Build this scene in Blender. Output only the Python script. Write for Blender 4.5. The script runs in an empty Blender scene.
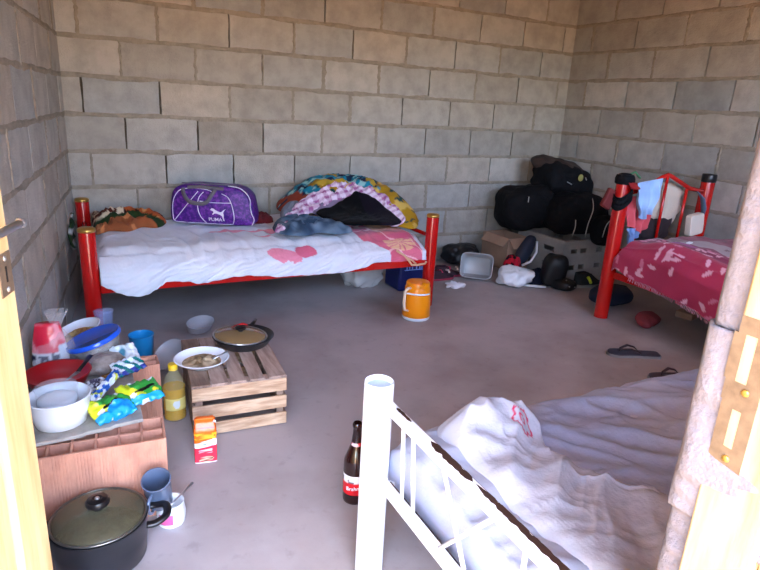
import bpy, math, random
from mathutils import Vector, Matrix, noise
random.seed(7)
COL = bpy.context.scene.collection
PI = math.pi
sin, cos = math.sin, math.cos

# ------------------------------------------------------------ colour helpers
def lin(c):
    return tuple(((v/255)/12.92 if v/255 <= .04045 else ((v/255+.055)/1.055)**2.4) for v in c)
def mixc(a, b, t):
    t = max(0, min(1, t)); return tuple(a[i]*(1-t)+b[i]*t for i in range(3))
def sm(a, b, x):
    t = max(0, min(1, (x-a)/(b-a))); return t*t*(3-2*t)
def nz(x, y, z=0, s=1): return noise.noise(Vector((x*s, y*s, z*s)))
def rid(x, y, z=0): return 1-abs(noise.noise(Vector((x, y, z))))*2

# ------------------------------------------------------------ materials
MC = {}
def mat(name, col=(200, 200, 200), rough=.6, metal=0, vcol=False, bump=0, bscale=40, var=0, vscale=8, trans=0, alpha=1, spec=.5, ior=1.45, coat=0, sheen=0, col2=None, vmin=.4, vmax=.65, stretch=None, emit=None):
    if name in MC: return MC[name]
    m = bpy.data.materials.new(name); m.use_nodes = True
    nt = m.node_tree; b = nt.nodes['Principled BSDF']
    b.inputs['Base Color'].default_value = (*lin(col), 1)
    b.inputs['Roughness'].default_value = rough; b.inputs['Metallic'].default_value = metal
    b.inputs['Specular IOR Level'].default_value = spec; b.inputs['IOR'].default_value = ior
    if trans: b.inputs['Transmission Weight'].default_value = trans
    if alpha < 1: b.inputs['Alpha'].default_value = alpha
    if coat: b.inputs['Coat Weight'].default_value = coat; b.inputs['Coat Roughness'].default_value = .1
    if sheen: b.inputs['Sheen Weight'].default_value = sheen
    tc = nt.nodes.new('ShaderNodeTexCoord'); mp = nt.nodes.new('ShaderNodeMapping')
    nt.links.new(tc.outputs['Object'], mp.inputs[0])
    if stretch: mp.inputs['Scale'].default_value = stretch
    src = None
    if vcol:
        a = nt.nodes.new('ShaderNodeVertexColor'); a.layer_name = 'Col'; src = a.outputs[0]
    if var or col2:
        n = nt.nodes.new('ShaderNodeTexNoise'); n.inputs['Scale'].default_value = vscale; n.inputs['Detail'].default_value = 6; n.inputs['Roughness'].default_value = .6
        nt.links.new(mp.outputs[0], n.inputs['Vector'])
        mr = nt.nodes.new('ShaderNodeMapRange'); mr.inputs[1].default_value = vmin; mr.inputs[2].default_value = vmax
        nt.links.new(n.outputs[0], mr.inputs[0])
        mx = nt.nodes.new('ShaderNodeMix'); mx.data_type = 'RGBA'
        nt.links.new(mr.outputs[0], mx.inputs[0])
        if src is None:
            mx.inputs[6].default_value = (*lin(col), 1)
            mx.inputs[7].default_value = (*(lin(col2) if col2 else tuple(v*(1-var) for v in lin(col))), 1)
        else:
            mx.blend_type = 'MULTIPLY'; nt.links.new(src, mx.inputs[6]); v = 1-var; mx.inputs[7].default_value = (v, v, v, 1)
        src = mx.outputs[2]
    if src is not None: nt.links.new(src, b.inputs['Base Color'])
    if bump:
        n2 = nt.nodes.new('ShaderNodeTexNoise'); n2.inputs['Scale'].default_value = bscale; n2.inputs['Detail'].default_value = 5
        nt.links.new(mp.outputs[0], n2.inputs['Vector'])
        bp = nt.nodes.new('ShaderNodeBump'); bp.inputs['Strength'].default_value = bump; bp.inputs['Distance'].default_value = .01
        nt.links.new(n2.outputs[0], bp.inputs['Height']); nt.links.new(bp.outputs[0], b.inputs['Normal'])
    MC[name] = m; return m
def film(name, col=(235, 240, 245), dens=.3, rough=.15):
    """clear plastic film: part transparent, part milky glossy"""
    if name in MC: return MC[name]
    m = bpy.data.materials.new(name); m.use_nodes = True; nt = m.node_tree
    b = nt.nodes['Principled BSDF']; b.inputs['Base Color'].default_value = (*lin(col), 1); b.inputs['Roughness'].default_value = rough
    t = nt.nodes.new('ShaderNodeBsdfTransparent'); mx = nt.nodes.new('ShaderNodeMixShader'); mx.inputs[0].default_value = dens
    nt.links.new(t.outputs[0], mx.inputs[1]); nt.links.new(b.outputs[0], mx.inputs[2])
    nt.links.new(mx.outputs[0], nt.nodes['Material Output'].inputs[0])
    MC[name] = m; return m

# ------------------------------------------------------------ mesh builder
class MB:
    def __init__(s): s.v = []; s.f = []; s.c = []; s.cc = None
    def add(s, vs, fs, col=None):
        o = len(s.v); s.v += [tuple(v) for v in vs]; s.f += [tuple(i+o for i in f) for f in fs]
        if callable(col): s.c += [col(*v) for v in vs]
        else: s.c += [col or (1, 1, 1)]*len(vs)
        return s
    def box(s, c, d, R=None, col=None):
        vs = []
        for z in (-1, 1):
            for y in (-1, 1):
                for x in (-1, 1):
                    p = Vector((x*d[0]/2, y*d[1]/2, z*d[2]/2))
                    if R: p = R @ p
                    vs.append(p+Vector(c))
        return s.add(vs, [(0, 2, 3, 1), (4, 5, 7, 6), (0, 1, 5, 4), (2, 6, 7, 3), (0, 4, 6, 2), (1, 3, 7, 5)], col)
    def tube(s, pts, r, n=10, cap=True, closed=False, col=None, flat=1):
        P = [Vector(p) for p in pts]; N = len(P)
        rs = r if isinstance(r, (list, tuple)) else [r]*N
        vs = []; up = None
        for i, p in enumerate(P):
            a = P[(i-1) % N] if (i or closed) else p; b = P[(i+1) % N] if (i < N-1 or closed) else p
            t = (b-a).normalized()
            if up is None: up = Vector((0, 0, 1)) if abs(t.z) < .9 else Vector((1, 0, 0))
            x = t.cross(up)
            if x.length < 1e-4: x = t.cross(Vector((0, 1, 0)))
            x.normalize(); y = x.cross(t).normalized(); up = y
            for k in range(n):
                q = 2*PI*k/n; vs.append(p+x*cos(q)*rs[i]+y*sin(q)*rs[i]*flat)
        fs = []
        for i in range(N if closed else N-1):
            j = (i+1) % N
            for k in range(n):
                l = (k+1) % n; fs.append((i*n+k, i*n+l, j*n+l, j*n+k))
        if cap and not closed:
            fs.append(tuple(range(n))[::-1]); fs.append(tuple((N-1)*n+k for k in range(n)))
        return s.add(vs, fs, col)
    def lathe(s, prof, c=(0, 0, 0), n=32, R=None, col=None, sx=1, sy=1, wob=0):
        vs = []; fs = []
        for i, (r, z) in enumerate(prof):
            for k in range(n):
                q = 2*PI*k/n; rr = r*(1+wob*noise.noise(Vector((cos(q)*2, sin(q)*2, z*20))))
                p = Vector((rr*cos(q)*sx, rr*sin(q)*sy, z))
                if R: p = R @ p
                vs.append(p+Vector(c))
        for i in range(len(prof)-1):
            for k in range(n):
                l = (k+1) % n; fs.append((i*n+k, i*n+l, (i+1)*n+l, (i+1)*n+k))
        if prof[0][0] > 1e-5: fs.append(tuple(range(n))[::-1])
        if prof[-1][0] > 1e-5: fs.append(tuple((len(prof)-1)*n+k for k in range(n)))
        return s.add(vs, fs, col)
    def grid(s, fn, nu, nv, col=None, cu=False):
        vs = [fn(i/nu, j/nv) for j in range(nv+1) for i in range(nu+(0 if cu else 1))]
        w = nu if cu else nu+1; fs = []
        for j in range(nv):
            for i in range(nu):
                k = (i+1) % w if cu else i+1
                fs.append((j*w+i, j*w+k, (j+1)*w+k, (j+1)*w+i))
        return s.add(vs, fs, col)
def obj(name, mb, m, parent=None, smooth=True, bev=0, solid=0, sub=0, loc=None, auto=None):
    me = bpy.data.meshes.new(name); me.from_pydata([tuple(v) for v in mb.v], [], mb.f)
    at = me.color_attributes.new('Col', 'FLOAT_COLOR', 'POINT')
    at.data.foreach_set('color', [x for c in mb.c for x in (c[0], c[1], c[2], 1)])
    o = bpy.data.objects.new(name, me); COL.objects.link(o)
    if loc is not None: o.location = loc
    org = Vector((0, 0, 0)); p = parent
    while p is not None: org = org+Vector(p.location); p = p.parent
    org = org+Vector(o.location) if parent is not None else Vector(o.location)
    me.transform(Matrix.Translation(-org))
    me.validate(); me.update()
    if parent: o.parent = parent
    o.data.materials.append(m)
    if smooth:
        me.polygons.foreach_set('use_smooth', [True]*len(me.polygons))
        if auto is not None:
            try: me.set_sharp_from_angle(angle=auto)
            except Exception: pass
    if bev:
        b = o.modifiers.new('b', 'BEVEL'); b.width = bev; b.segments = 2; b.limit_method = 'ANGLE'; b.angle_limit = math.radians(40)
        me.set_sharp_from_angle(angle=math.radians(40))
    if solid:
        b = o.modifiers.new('s', 'SOLIDIFY'); b.thickness = solid; b.offset = 0
    if sub:
        b = o.modifiers.new('u', 'SUBSURF'); b.levels = sub; b.render_levels = sub
    return o
def tag(o, label, cat=None, group=None, kind=None):
    o['label'] = label
    if cat: o['category'] = cat
    if group: o['group'] = group
    if kind: o['kind'] = kind
    return o
def thing(name, label, cat, loc, group=None):
    o = bpy.data.objects.new(name, None); COL.objects.link(o); o.location = loc; o.empty_display_size = .05
    return tag(o, label, cat, group)
def struct(name, mb, m, label, cat, **k):
    o = obj(name, mb, m, **k); return tag(o, label, cat, None, 'structure')
A = math.radians(38)
def rz(a): return Matrix.Rotation(a, 3, 'Z')
def rx(a): return Matrix.Rotation(a, 3, 'X')
def ry(a): return Matrix.Rotation(a, 3, 'Y')

def spline(P, n, closed=True):
    N = len(P); out = []
    for i in range(n):
        t = i/n*N if closed else i/(n-1)*(N-1)
        k = int(t); f = t-k
        g = (lambda j: P[j % N]) if closed else (lambda j: P[max(0, min(N-1, j))])
        a, b, c, d = g(k-1), g(k), g(k+1), g(k+2)
        out.append(tuple(.5*(2*b[q]+(c[q]-a[q])*f+(2*a[q]-5*b[q]+4*c[q]-d[q])*f*f+(3*b[q]-a[q]-3*c[q]+d[q])*f**3) for q in range(len(b))))
    return out
def patch(poly, base, th=.02, amp=.01, fr=14, seed=0, col=None, rings=26, seg=110, ctr=None, e=6, stretch=(1, 1), rot=0, sink=.002):
    """cloth lying over a base surface: closed solid with wrinkles and a rolled rim"""
    B = spline(poly, seg); mb = MB()
    cx = ctr[0] if ctr else sum(p[0] for p in B)/seg; cy = ctr[1] if ctr else sum(p[1] for p in B)/seg
    ca, sa = cos(rot), sin(rot)
    def W(x, y):
        u = (x*ca+y*sa)*stretch[0]; v = (-x*sa+y*ca)*stretch[1]
        return (rid(u*fr+seed, v*fr, seed)-.45)*amp+(rid(u*fr*2.3+seed, v*fr*2.3, seed+5)-.5)*amp*.4
    vs = []; fs = []
    for j in range(rings+1):
        r = j/rings
        for k in range(seg):
            rr = r*(1+.03*nz(B[k][0]*30, B[k][1]*30, seed))
            x = cx+(B[k][0]-cx)*rr; y = cy+(B[k][1]-cy)*rr
            z = base(x, y)+th*(1-r**e)**.5+W(x, y)*(1-r**4)
            vs.append((x, y, max(z, base(x, y)-sink)))
    for j in range(rings):
        for k in range(seg):
            l = (k+1) % seg; fs.append((j*seg+k, (j+1)*seg+k, (j+1)*seg+l, j*seg+l))
    o = len(vs)
    for j in (1, .5, 0):
        for k in range(seg):
            x = cx+(B[k][0]-cx)*j; y = cy+(B[k][1]-cy)*j; vs.append((x, y, base(x, y)-sink))
    last = rings*seg
    for a, b in ((last, o), (o, o+seg), (o+seg, o+2*seg)):
        for k in range(seg):
            l = (k+1) % seg; fs.append((a+k, b+k, b+l, a+l))
    return mb.add(vs, fs, col)
def soft(c, d, R=None, e=4, n=28, amp=0, fr=10, col=None, seed=0, flatz=None):
    """superellipsoid soft box"""
    mb = MB(); m = n//2; vs = []; fs = []
    def sp(v, p): return math.copysign(abs(v)**p, v)
    pw = 2/e
    for j in range(m+1):
        th = -PI/2+PI*j/m
        for i in range(n):
            ph = 2*PI*i/n
            p = Vector((sp(cos(th), pw)*sp(cos(ph), pw)*d[0]/2, sp(cos(th), pw)*sp(sin(ph), pw)*d[1]/2, sp(sin(th), pw)*d[2]/2))
            if amp: p = p*(1+amp*noise.noise(p*fr+Vector((seed, seed, seed)))+amp*.5*noise.noise(p*fr*2.4+Vector((seed, 1, 2))))
            if flatz is not None: p.z = max(p.z, -d[2]/2*flatz)
            if R: p = R @ p
            vs.append(p+Vector(c))
    for j in range(m):
        for i in range(n):
            l = (i+1) % n; fs.append((j*n+i, j*n+l, (j+1)*n+l, (j+1)*n+i))
    return mb.add(vs, fs, col)
def text_mb(txt, size, place, ext=.0004):
    """built-in-font lettering turned into mesh; place maps (x, y, z) to world"""
    cu = bpy.data.curves.new('lettering', 'FONT'); cu.body = txt; cu.size = size; cu.extrude = ext; cu.align_x = 'CENTER'; cu.offset = size*.012
    o = bpy.data.objects.new('lettering', cu); COL.objects.link(o)
    bpy.context.view_layer.update()
    me = bpy.data.meshes.new_from_object(o.evaluated_get(bpy.context.evaluated_depsgraph_get()))
    mb = MB(); mb.add([place(*v.co) for v in me.vertices], [tuple(p.vertices) for p in me.polygons])
    bpy.data.objects.remove(o); bpy.data.curves.remove(cu); bpy.data.meshes.remove(me)
    return mb

# ------------------------------------------------------------ camera
CX, CY, CZ = 0.83182, -3.69483, 1.12738
cd = bpy.data.cameras.new('camera'); cam = bpy.data.objects.new('camera', cd); COL.objects.link(cam)
Rr, Uu, Ff = Vector((0.8877529, -0.45719822, 0.05352177)), Vector((0.08930369, 0.28512058, 0.95432233)), Vector((0.45157463, 0.84242272, -0.29394611))
M = Matrix(((Rr.x, Uu.x, -Ff.x), (Rr.y, Uu.y, -Ff.y), (Rr.z, Uu.z, -Ff.z))).to_4x4(); M.translation = (CX, CY, CZ)
cam.matrix_world = M
cd.sensor_width = 36; cd.lens = 580.4/760*36; cd.clip_start = .02
bpy.context.scene.camera = cam

# ------------------------------------------------------------ the room
XL, XR = .817, 4.424; AL, AR = math.tan(.1045), math.tan(.0142)
YN, YO = -3.40, -3.55           # near wall, inner and outer face
HC = 2.4                        # ceiling
m_block = mat('concrete_block', vcol=True, rough=.92, bump=.5, bscale=120, var=.22, vscale=9, spec=.2)
m_mortar = mat('mortar', (160, 149, 134), rough=.95, bump=.8, bscale=70, var=.25, vscale=14, spec=.15)
def blockwall(name, label, P0, D, N, length, phase, rows=12, holes=(), start=0.0):
    """P0 origin, D direction along the wall, N inward normal; blocks .4 x .2 with real joints"""
    D = Vector(D); N = Vector(N); P0 = Vector(P0); mb = MB(); mo = MB(); Z = Vector((0, 0, 1))
    def inhole(a, b, z0, z1): return any(a < h[1]-.01 and b > h[0]+.01 and z0 < h[3]-.01 and z1 > h[2]+.01 for h in holes)
    def blk(a, b, z0, z1, col):
        off = random.uniform(-.0015, .0015); vs = []
        nu, nv = 10, 6; rnd = random.uniform(0, 90)
        for j in range(nv+1):
            for i in range(nu+1):
                u = a+(b-a)*i/nu; z = z0+(z1-z0)*j/nv
                ed = min(i, nu-i, 99)/1. ; ev = min(j, nv-j)
                if i in (0, nu): u += noise.noise(Vector((u*9+rnd, z*30, rnd)))*.004
                if j in (0, nv): z += noise.noise(Vector((u*22, z*9+rnd, rnd)))*.004
                dep = off-(.003 if (ed < 1 or ev < 1) else 0)+.0015*noise.noise(Vector((u*12, z*12, rnd)))
                vs.append(P0+D*u+Z*z+N*dep)
        fs = [(j*(nu+1)+i, j*(nu+1)+i+1, (j+1)*(nu+1)+i+1, (j+1)*(nu+1)+i) for j in range(nv) for i in range(nu)]
        # sides back to the mortar bed
        ring = [i for i in range(nu+1)]+[j*(nu+1)+nu for j in range(1, nv+1)]+[nv*(nu+1)+i for i in range(nu-1, -1, -1)]+[j*(nu+1) for j in range(nv-1, 0, -1)]
        o = len(vs); vs += [vs[i]-N*.03 for i in ring]; n = len(ring)
        fs += [(ring[(k+1) % n], ring[k], o+k, o+(k+1) % n) for k in range(n)]
        mb.add(vs, fs, col)
    for r in range(rows):
        z0, z1 = r*.2+.004, r*.2+.2-.004
        x = phase(r) % .4-.4+start
        while x < length:
            a, b = max(x+.005, start+.0), min(x+.4-.005, length)
            if b-a > .03:
                segs = [(a, b)]
                for h in holes:
                    if z0 < h[3]-.02 and z1 > h[2]+.02:
                        ns = []
                        for (p, q) in segs:
                            if q <= h[0] or p >= h[1]: ns.append((p, q)); continue
                            if p < h[0]: ns.append((p, h[0]))
                            if q > h[1]: ns.append((h[1], q))
                        segs = ns
                g = random.gauss(0, 6)+(10 if name == 'wall_left' else 0); w = random.gauss(0, 2.5)
                col = lin((174+g+w, 167+g, 158+g-w))
                for p, q in segs:
                    if q-p > .02: blk(p, q, z0, z1, col)
            # perpend: filled or left open
            if start < x < length and not inhole(x-.01, x+.01, z0, z1):
                if random.random() < .5:
                    w = random.uniform(.010, .03)
                    mo.box(P0+D*(x+random.uniform(-.004, .004))+Z*(r*.2+.1)-N*.0125, (0, 0, 0))
                    mo.v = mo.v[:-8]; mo.f = mo.f[:-6]; mo.c = mo.c[:-8]
                    def fj(u, v, x=x, w=w, r=r):
                        t = noise.noise(Vector((x*7, v*9+r, .3)))*.012; ww = w*(1+.6*noise.noise(Vector((v*14, x, r))))
                        return P0+D*(x+t*.5+(u-.5)*ww)+Z*(r*.2+v*.2)+N*(.002-.005*(abs(u-.5)*2)**2+.003*noise.noise(Vector((u*9, v*20, x*3+r))))
                    mo.grid(fj, 6, 24)
            x += .4
        # bed joint above the course
        def fb(u, v, r=r):
            x = start+u*(length-start); t = noise.noise(Vector((x*5, r, .7)))*.005
            ww = .026*(1+.7*noise.noise(Vector((x*8, r*3, .1))))
            return P0+D*x+Z*(r*.2+.2+t+(v-.5)*ww)+N*(.002-.005*(abs(v-.5)*2)**2+.004*noise.noise(Vector((x*30, v*5, r))))
        n0 = len(mo.v)
        hs = sorted(h for h in holes if h[2] < r*.2+.2 < h[3]); cur = start; ivs = []
        for h in hs: ivs.append((cur, h[0])); cur = h[1]
        ivs.append((cur, length))
        for s0, s1 in ivs:
            if s1-s0 > .02:
                mo.grid(lambda u, v: fb(((s0+u*(s1-s0))-start)/(length-start), v), max(3, int((s1-s0)/.02)), 6)
    # dark core slab behind
    core = MB(); R = Matrix((D, N, Z)).transposed()
    def slab(a, b, z0, z1):
        core.box(P0+D*((a+b)/2)+Z*((z0+z1)/2)-N*.0875, (b-a, .125, z1-z0), R)
    cur = start
    for h in sorted(holes):
        slab(cur, h[0], -.02, rows*.2); slab(h[0], h[1], h[3], rows*.2); cur = h[1]
        if h[2] > 0: slab(h[0], h[1], -.02, h[2])
    slab(cur, length, -.02, rows*.2)
    o = struct(name, mb, m_block, label, 'wall', smooth=False)
    obj('mortar_joints', mo, m_mortar, o)
    obj('block_core', core, mat('block_core', (84, 74, 62), rough=1), o, smooth=False)
    return o
blockwall('wall_back', 'back wall of bare grey concrete blocks with rough mortar', (0, 0, 0), (1, 0, 0), (0, -1, 0), XR+.1,
          lambda r: {1: .234, 2: .04, 3: .21, 4: .4, 5: .195, 6: .4, 7: .2, 8: .0}.get(r, .2*(r % 2)), start=XL-.1)
dl = Vector((-sin(.1045), -cos(.1045), 0)); nl = Vector((cos(.1045), -sin(.1045), 0))
blockwall('wall_left', 'left side wall of bare grey concrete blocks', (XL, 0, 0), dl, nl, 3.60, lambda r: .37-.2*((r+1) % 2)+.2, start=-.05)
dr = Vector((-sin(.0142), -cos(.0142), 0)); nr = Vector((-cos(.0142), sin(.0142), 0))
blockwall('wall_right', 'right side wall of bare grey concrete blocks', (XR, 0, 0), dr, nr, 3.60, lambda r: .03 if r % 2 else .24, start=-.05)
DX0, DX1, DH = .50, 1.353, 1.86
WX0, WX1, WZ0, WZ1 = 2.3, 3.9, 1.1, 1.95   # opening for an added window, out of view, to light the far end
blockwall('wall_front', 'front wall of concrete blocks around the doorway', (XR, YN, 0), (-1, 0, 0), (0, 1, 0), XR-.38, lambda r: .1+.2*(r % 2),
          holes=((XR-DX1, XR-DX0, -1, DH), (XR-WX1, XR-WX0, WZ0, WZ1)), start=0)
# rough mortared jamb of the doorway (right reveal), two stacked block ends
m_conc = mat('rough_mortar', (128, 125, 131), rough=.95, bump=.3, bscale=190, var=.12, vscale=90, spec=.15)
def jamb(z0, z1, proud, seed):
    def f(u, v):
        z = z0+(z1-z0)*v; n = .010*nz(1, z*14, seed)+.005*nz(z*60, 2, seed)
        P = [(DX1+.05, YN+.012+n), (DX1-proud+.012+n, YN+.012+n*.7), (DX1-proud-.002+n, YN+.002+n), (DX1-proud+n, YN-.03), (DX1-proud, YO), (DX1+.05, YO-.004)]
        k = min(4, int(u*5)); t = u*5-k; a, b = P[k], P[k+1]
        return Vector((a[0]+(b[0]-a[0])*t, a[1]+(b[1]-a[1])*t, z))
    mb = MB(); mb.grid(f, 20, 70); return mb
jm = MB()
for z0, z1, pr, sd in ((.0, .2, .0, 1), (.2, .4, .004, 2), (.4, .6, -.004, 8), (.60, .757, .002, 3), (.757, .952, .011, 4), (.952, 1.16, .004, 5), (1.16, 1.5, .002, 6), (1.5, DH, .004, 7)):
    q = jamb(z0, z1, pr, sd); jm.add(q.v, q.f)
struct('trim_2', jm, m_conc, 'rough concrete end of the wall beside the doorway', 'wall end', solid=.006)

m_floor = bpy.data.materials.new('concrete_floor'); m_floor.use_nodes = True
nt = m_floor.node_tree; b = nt.nodes['Principled BSDF']; tc = nt.nodes.new('ShaderNodeTexCoord')
def nn(scale, det, rough=.6):
    n = nt.nodes.new('ShaderNodeTexNoise'); n.inputs['Scale'].default_value = scale; n.inputs['Detail'].default_value = det; n.inputs['Roughness'].default_value = rough
    nt.links.new(tc.outputs['Object'], n.inputs['Vector']); return n
r1 = nt.nodes.new('ShaderNodeValToRGB'); n1 = nn(1.3, 7, .55); nt.links.new(n1.outputs[0], r1.inputs[0])
r1.color_ramp.elements[0].position = .36; r1.color_ramp.elements[0].color = (*lin((146, 134, 130)), 1)
r1.color_ramp.elements[1].position = .58; r1.color_ramp.elements[1].color = (*lin((176, 167, 166)), 1)
n3 = nn(22, 6); r3 = nt.nodes.new('ShaderNodeValToRGB'); nt.links.new(n3.outputs[0], r3.inputs[0])
r3.color_ramp.elements[0].position = .28; r3.color_ramp.elements[0].color = (.72, .70, .69, 1); r3.color_ramp.elements[1].position = .42; r3.color_ramp.elements[1].color = (1, 1, 1, 1)
mx = nt.nodes.new('ShaderNodeMix'); mx.data_type = 'RGBA'; mx.blend_type = 'MULTIPLY'; mx.inputs[0].default_value = .5
nt.links.new(r1.outputs[0], mx.inputs[6]); nt.links.new(r3.outputs[0], mx.inputs[7]); nt.links.new(mx.outputs[2], b.inputs['Base Color'])
b.inputs['Roughness'].default_value = .62; b.inputs['Specular IOR Level'].default_value = .4
bp = nt.nodes.new('ShaderNodeBump'); bp.inputs['Strength'].default_value = .18; bp.inputs['Distance'].default_value = .01; n4 = nn(9, 9, .7)
nt.links.new(n4.outputs[0], bp.inputs['Height']); nt.links.new(bp.outputs[0], b.inputs['Normal'])
f = MB(); f.box((2.45, -1.75, -.05), (4.5, 3.7, .1)); struct('floor', f, m_floor, 'smooth dusty grey-brown concrete floor', 'floor', smooth=False)
c = MB(); c.box((2.45, -1.75, HC+.03), (4.6, 3.9, .06)); struct('ceiling', c, mat('roof_boards', (150, 112, 76), rough=.9, var=.2, vscale=4, stretch=(1, 12, 1)), 'brown boarded underside of the roof', 'ceiling', smooth=False)
g = MB(); g.box((1, -14, -.12), (40, 20.8, .1)); struct('ground', g, mat('dry_earth', (206, 158, 110), rough=1, var=.15, vscale=2, spec=.1), 'dry bare earth outside the doorway', 'ground', smooth=False)

pr = MB(); pr.box((1.8, -3.93, 2.2), (4.6, .76, .05)); struct('added_overhang', pr, mat('roof_boards', (150, 112, 76)), 'added short boarded roof overhang, out of view above the doorway', 'roof overhang', smooth=False)  # overhang added out of view to cut the sky light near the door
# door frame (timber) with strike plate, and the opened door leaf
m_pine = mat('pale_pine', (236, 206, 150), rough=.55, var=.12, vscale=5, stretch=(6, 6, .6), bump=.08, bscale=20, col2=(214, 176, 116))
m_pine2 = mat('whitewashed_pine', (186, 168, 130), rough=.55, col2=(166, 134, 84), vscale=5, stretch=(5, 5, .7), bump=.08, bscale=20)
m_brass = mat('dull_brass', (132, 114, 92), rough=.5, metal=.35, var=.3, vscale=60)
fr = MB(); JX = 1.338
fr.box(((JX+DX1+.0)/2, -3.452, DH/2), (DX1-JX+.004, .062, DH)); fr.box(((JX+.008+DX1)/2, -3.518, DH/2), (DX1-JX-.004, .07, DH))
fr.box((DX0+.007, -3.485, DH/2), (.018, .13, DH)); fr.box(((DX0+DX1)/2, -3.485, DH-.012), (DX1-DX0-.02, .13, .03))
wf = MB()
for cx, cz, w_, h_ in ((WX0+.02, (WZ0+WZ1)/2, .04, WZ1-WZ0), (WX1-.02, (WZ0+WZ1)/2, .04, WZ1-WZ0), ((WX0+WX1)/2, (WZ0+WZ1)/2, .03, WZ1-WZ0)): wf.box((cx, -3.48, cz), (w_, .1, h_))
for cz in (WZ0+.015, WZ1-.015): wf.box(((WX0+WX1)/2, -3.48, cz), (WX1-WX0-.06, .1, .03))
struct('window_1', wf, m_pine, 'frame of an added unglazed window, out of view in the front wall', 'window', bev=.003)  # added window, unseen by the camera, brings daylight to the back
t1 = struct('trim_1', fr, m_pine2, 'pale timber door frame around the doorway', 'door frame', smooth=True, bev=.003)
pl = MB()
def onface(poly, x0, x1):                      # flat plate on the jamb face, poly in (y, z)
    n = len(poly); mb = MB(); vs = [(x0, a, b) for a, b in poly]+[(x1, a, b) for a, b in poly]
    mb.add(vs, [tuple(range(n)), tuple(range(n, 2*n))[::-1]]+[(i, i+n, (i+1) % n+n, (i+1) % n) for i in range(n)]); return mb
# plate built as a frame of strips around its two openings
for y0, y1, z0, z1 in ((-3.4295, -3.419, .912, .956), (-3.4395, -3.4225, .956, .972), (-3.453, -3.4395, .912, .972), (-3.453, -3.421, .892, .912),
                       (-3.4335, -3.4225, .83, .892), (-3.453, -3.4415, .829, .892), (-3.4415, -3.4335, .829, .849), (-3.4415, -3.4335, .886, .892)):
    pl.box((JX-.0012, (y0+y1)/2, (z0+z1)/2), (.0024, y1-y0, z1-z0))
sp = obj('strike_plate', pl, m_brass, t1, smooth=False); sp['label'] = 'worn brass strike plate with two openings'
for y, z in ((-3.4405, .905), (-3.4385, .838)):
    s = MB(); s.lathe([(.0036, 0), (.0034, .001), (.002, .0016), (0, .0017)], (JX-.0024, y, z), 14, ry(-PI/2)); obj('screw', s, mat('screw_brass', (196, 160, 84), rough=.35, metal=.8), sp)
# door leaf, opened inwards along the left wall
H0 = Vector((.525, -3.40, 0)); F0 = Vector((.735, -2.672, 0)); dd = (F0-H0).normalized(); dn = Vector((dd.y, -dd.x, 0)); LW = (F0-H0).length
RD = Matrix((dd, dn, Vector((0, 0, 1)))).transposed()
def dbox(mb, a, b, z0, z1, n0, n1): mb.box(H0+dd*((a+b)/2)+dn*((n0+n1)/2)+Vector((0, 0, (z0+z1)/2)), (b-a, n1-n0, z1-z0), RD)
d = MB()
for a, b, z0, z1 in ((0, .1, .02, 1.84), (LW-.105, LW, .02, 1.84), (.1, LW-.105, .02, .22), (.1, LW-.105, .66, .80), (.1, LW-.105, 1.72, 1.84)): dbox(d, a, b, z0, z1, -.034, 0)
door = struct('door_1', d, m_pine, 'pale pine panel door standing open against the left side', 'door', bev=.004)
for z0, z1 in ((.22, .66), (.80, 1.72)):
    q = MB(); dbox(q, .09, LW-.095, z0-.01, z1+.01, -.026, -.012); dbox(q, .14, LW-.145, z0+.05, z1-.05, -.012, -.004); obj('door_panel', q, m_pine, door, bev=.004)
pz = .857; q = MB(); dbox(q, LW-.050, LW-.008, pz-.032, pz+.032, .0, .002); lp = obj('lock_plate', q, m_brass, door, smooth=False); lp['label'] = 'dull brass lock plate with two screws'
for z in (pz-.024, pz+.024):
    s = MB(); s.lathe([(.0045, 0), (.004, .0015), (0, .0022)], H0+dd*(LW-.029)+dn*.002+Vector((0, 0, z)), 12, Matrix((dd, Vector((0, 0, 1)), dn)).transposed()); obj('screw', s, mat('screw_steel', (225, 225, 220), rough=.3, metal=.8), lp)
q = MB(); dbox(q, LW-.031, LW-.027, pz-.012, pz+.012, .002, .003); obj('keyhole', q, mat('dark_hole', (25, 20, 16), rough=1), lp, smooth=False)
hz = .935; h = MB(); a0 = H0+dd*(LW-.15)+Vector((0, 0, hz))
h.tube([a0, a0+dn*.02, a0+dn*.027+dd*.010, a0+dn*.03+dd*.03, a0+dn*.03+dd*.12], [.007, .007, .0065, .006, .006], 12)
h.lathe([(0, -.008), (.006, -.006), (.008, 0), (.006, .006), (0, .008)], a0+dn*.03+dd*.122, 14)
hd = obj('door_handle', h, mat('steel', (190, 192, 196), rough=.28, metal=.9), door); hd['label'] = 'steel lever door handle'

# ------------------------------------------------------------ shared materials
m_red = mat('red_enamel', (194, 18, 14), rough=.24, var=.15, vscale=3, coat=.5)
m_gold = mat('gold_cap', (206, 160, 84), rough=.28, metal=.85)
m_fab = mat('cloth', vcol=True, rough=.9, bump=.25, bscale=300, sheen=.04, spec=.12)
m_sheet = mat('sheet_cloth', vcol=True, rough=.8, bump=.3, bscale=45, sheen=.15, spec=.25)
m_glossv = mat('glossy_print', vcol=True, rough=.22, spec=.6, bump=.25, bscale=60)
m_whitep = mat('white_plastic', (232, 236, 240), rough=.35)
m_enamelw = mat('white_enamel', (236, 240, 246), rough=.18, coat=.3)
m_blk = mat('black_fabric', (17, 16, 19), rough=.8, bump=.9, bscale=26, spec=.2)

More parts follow.
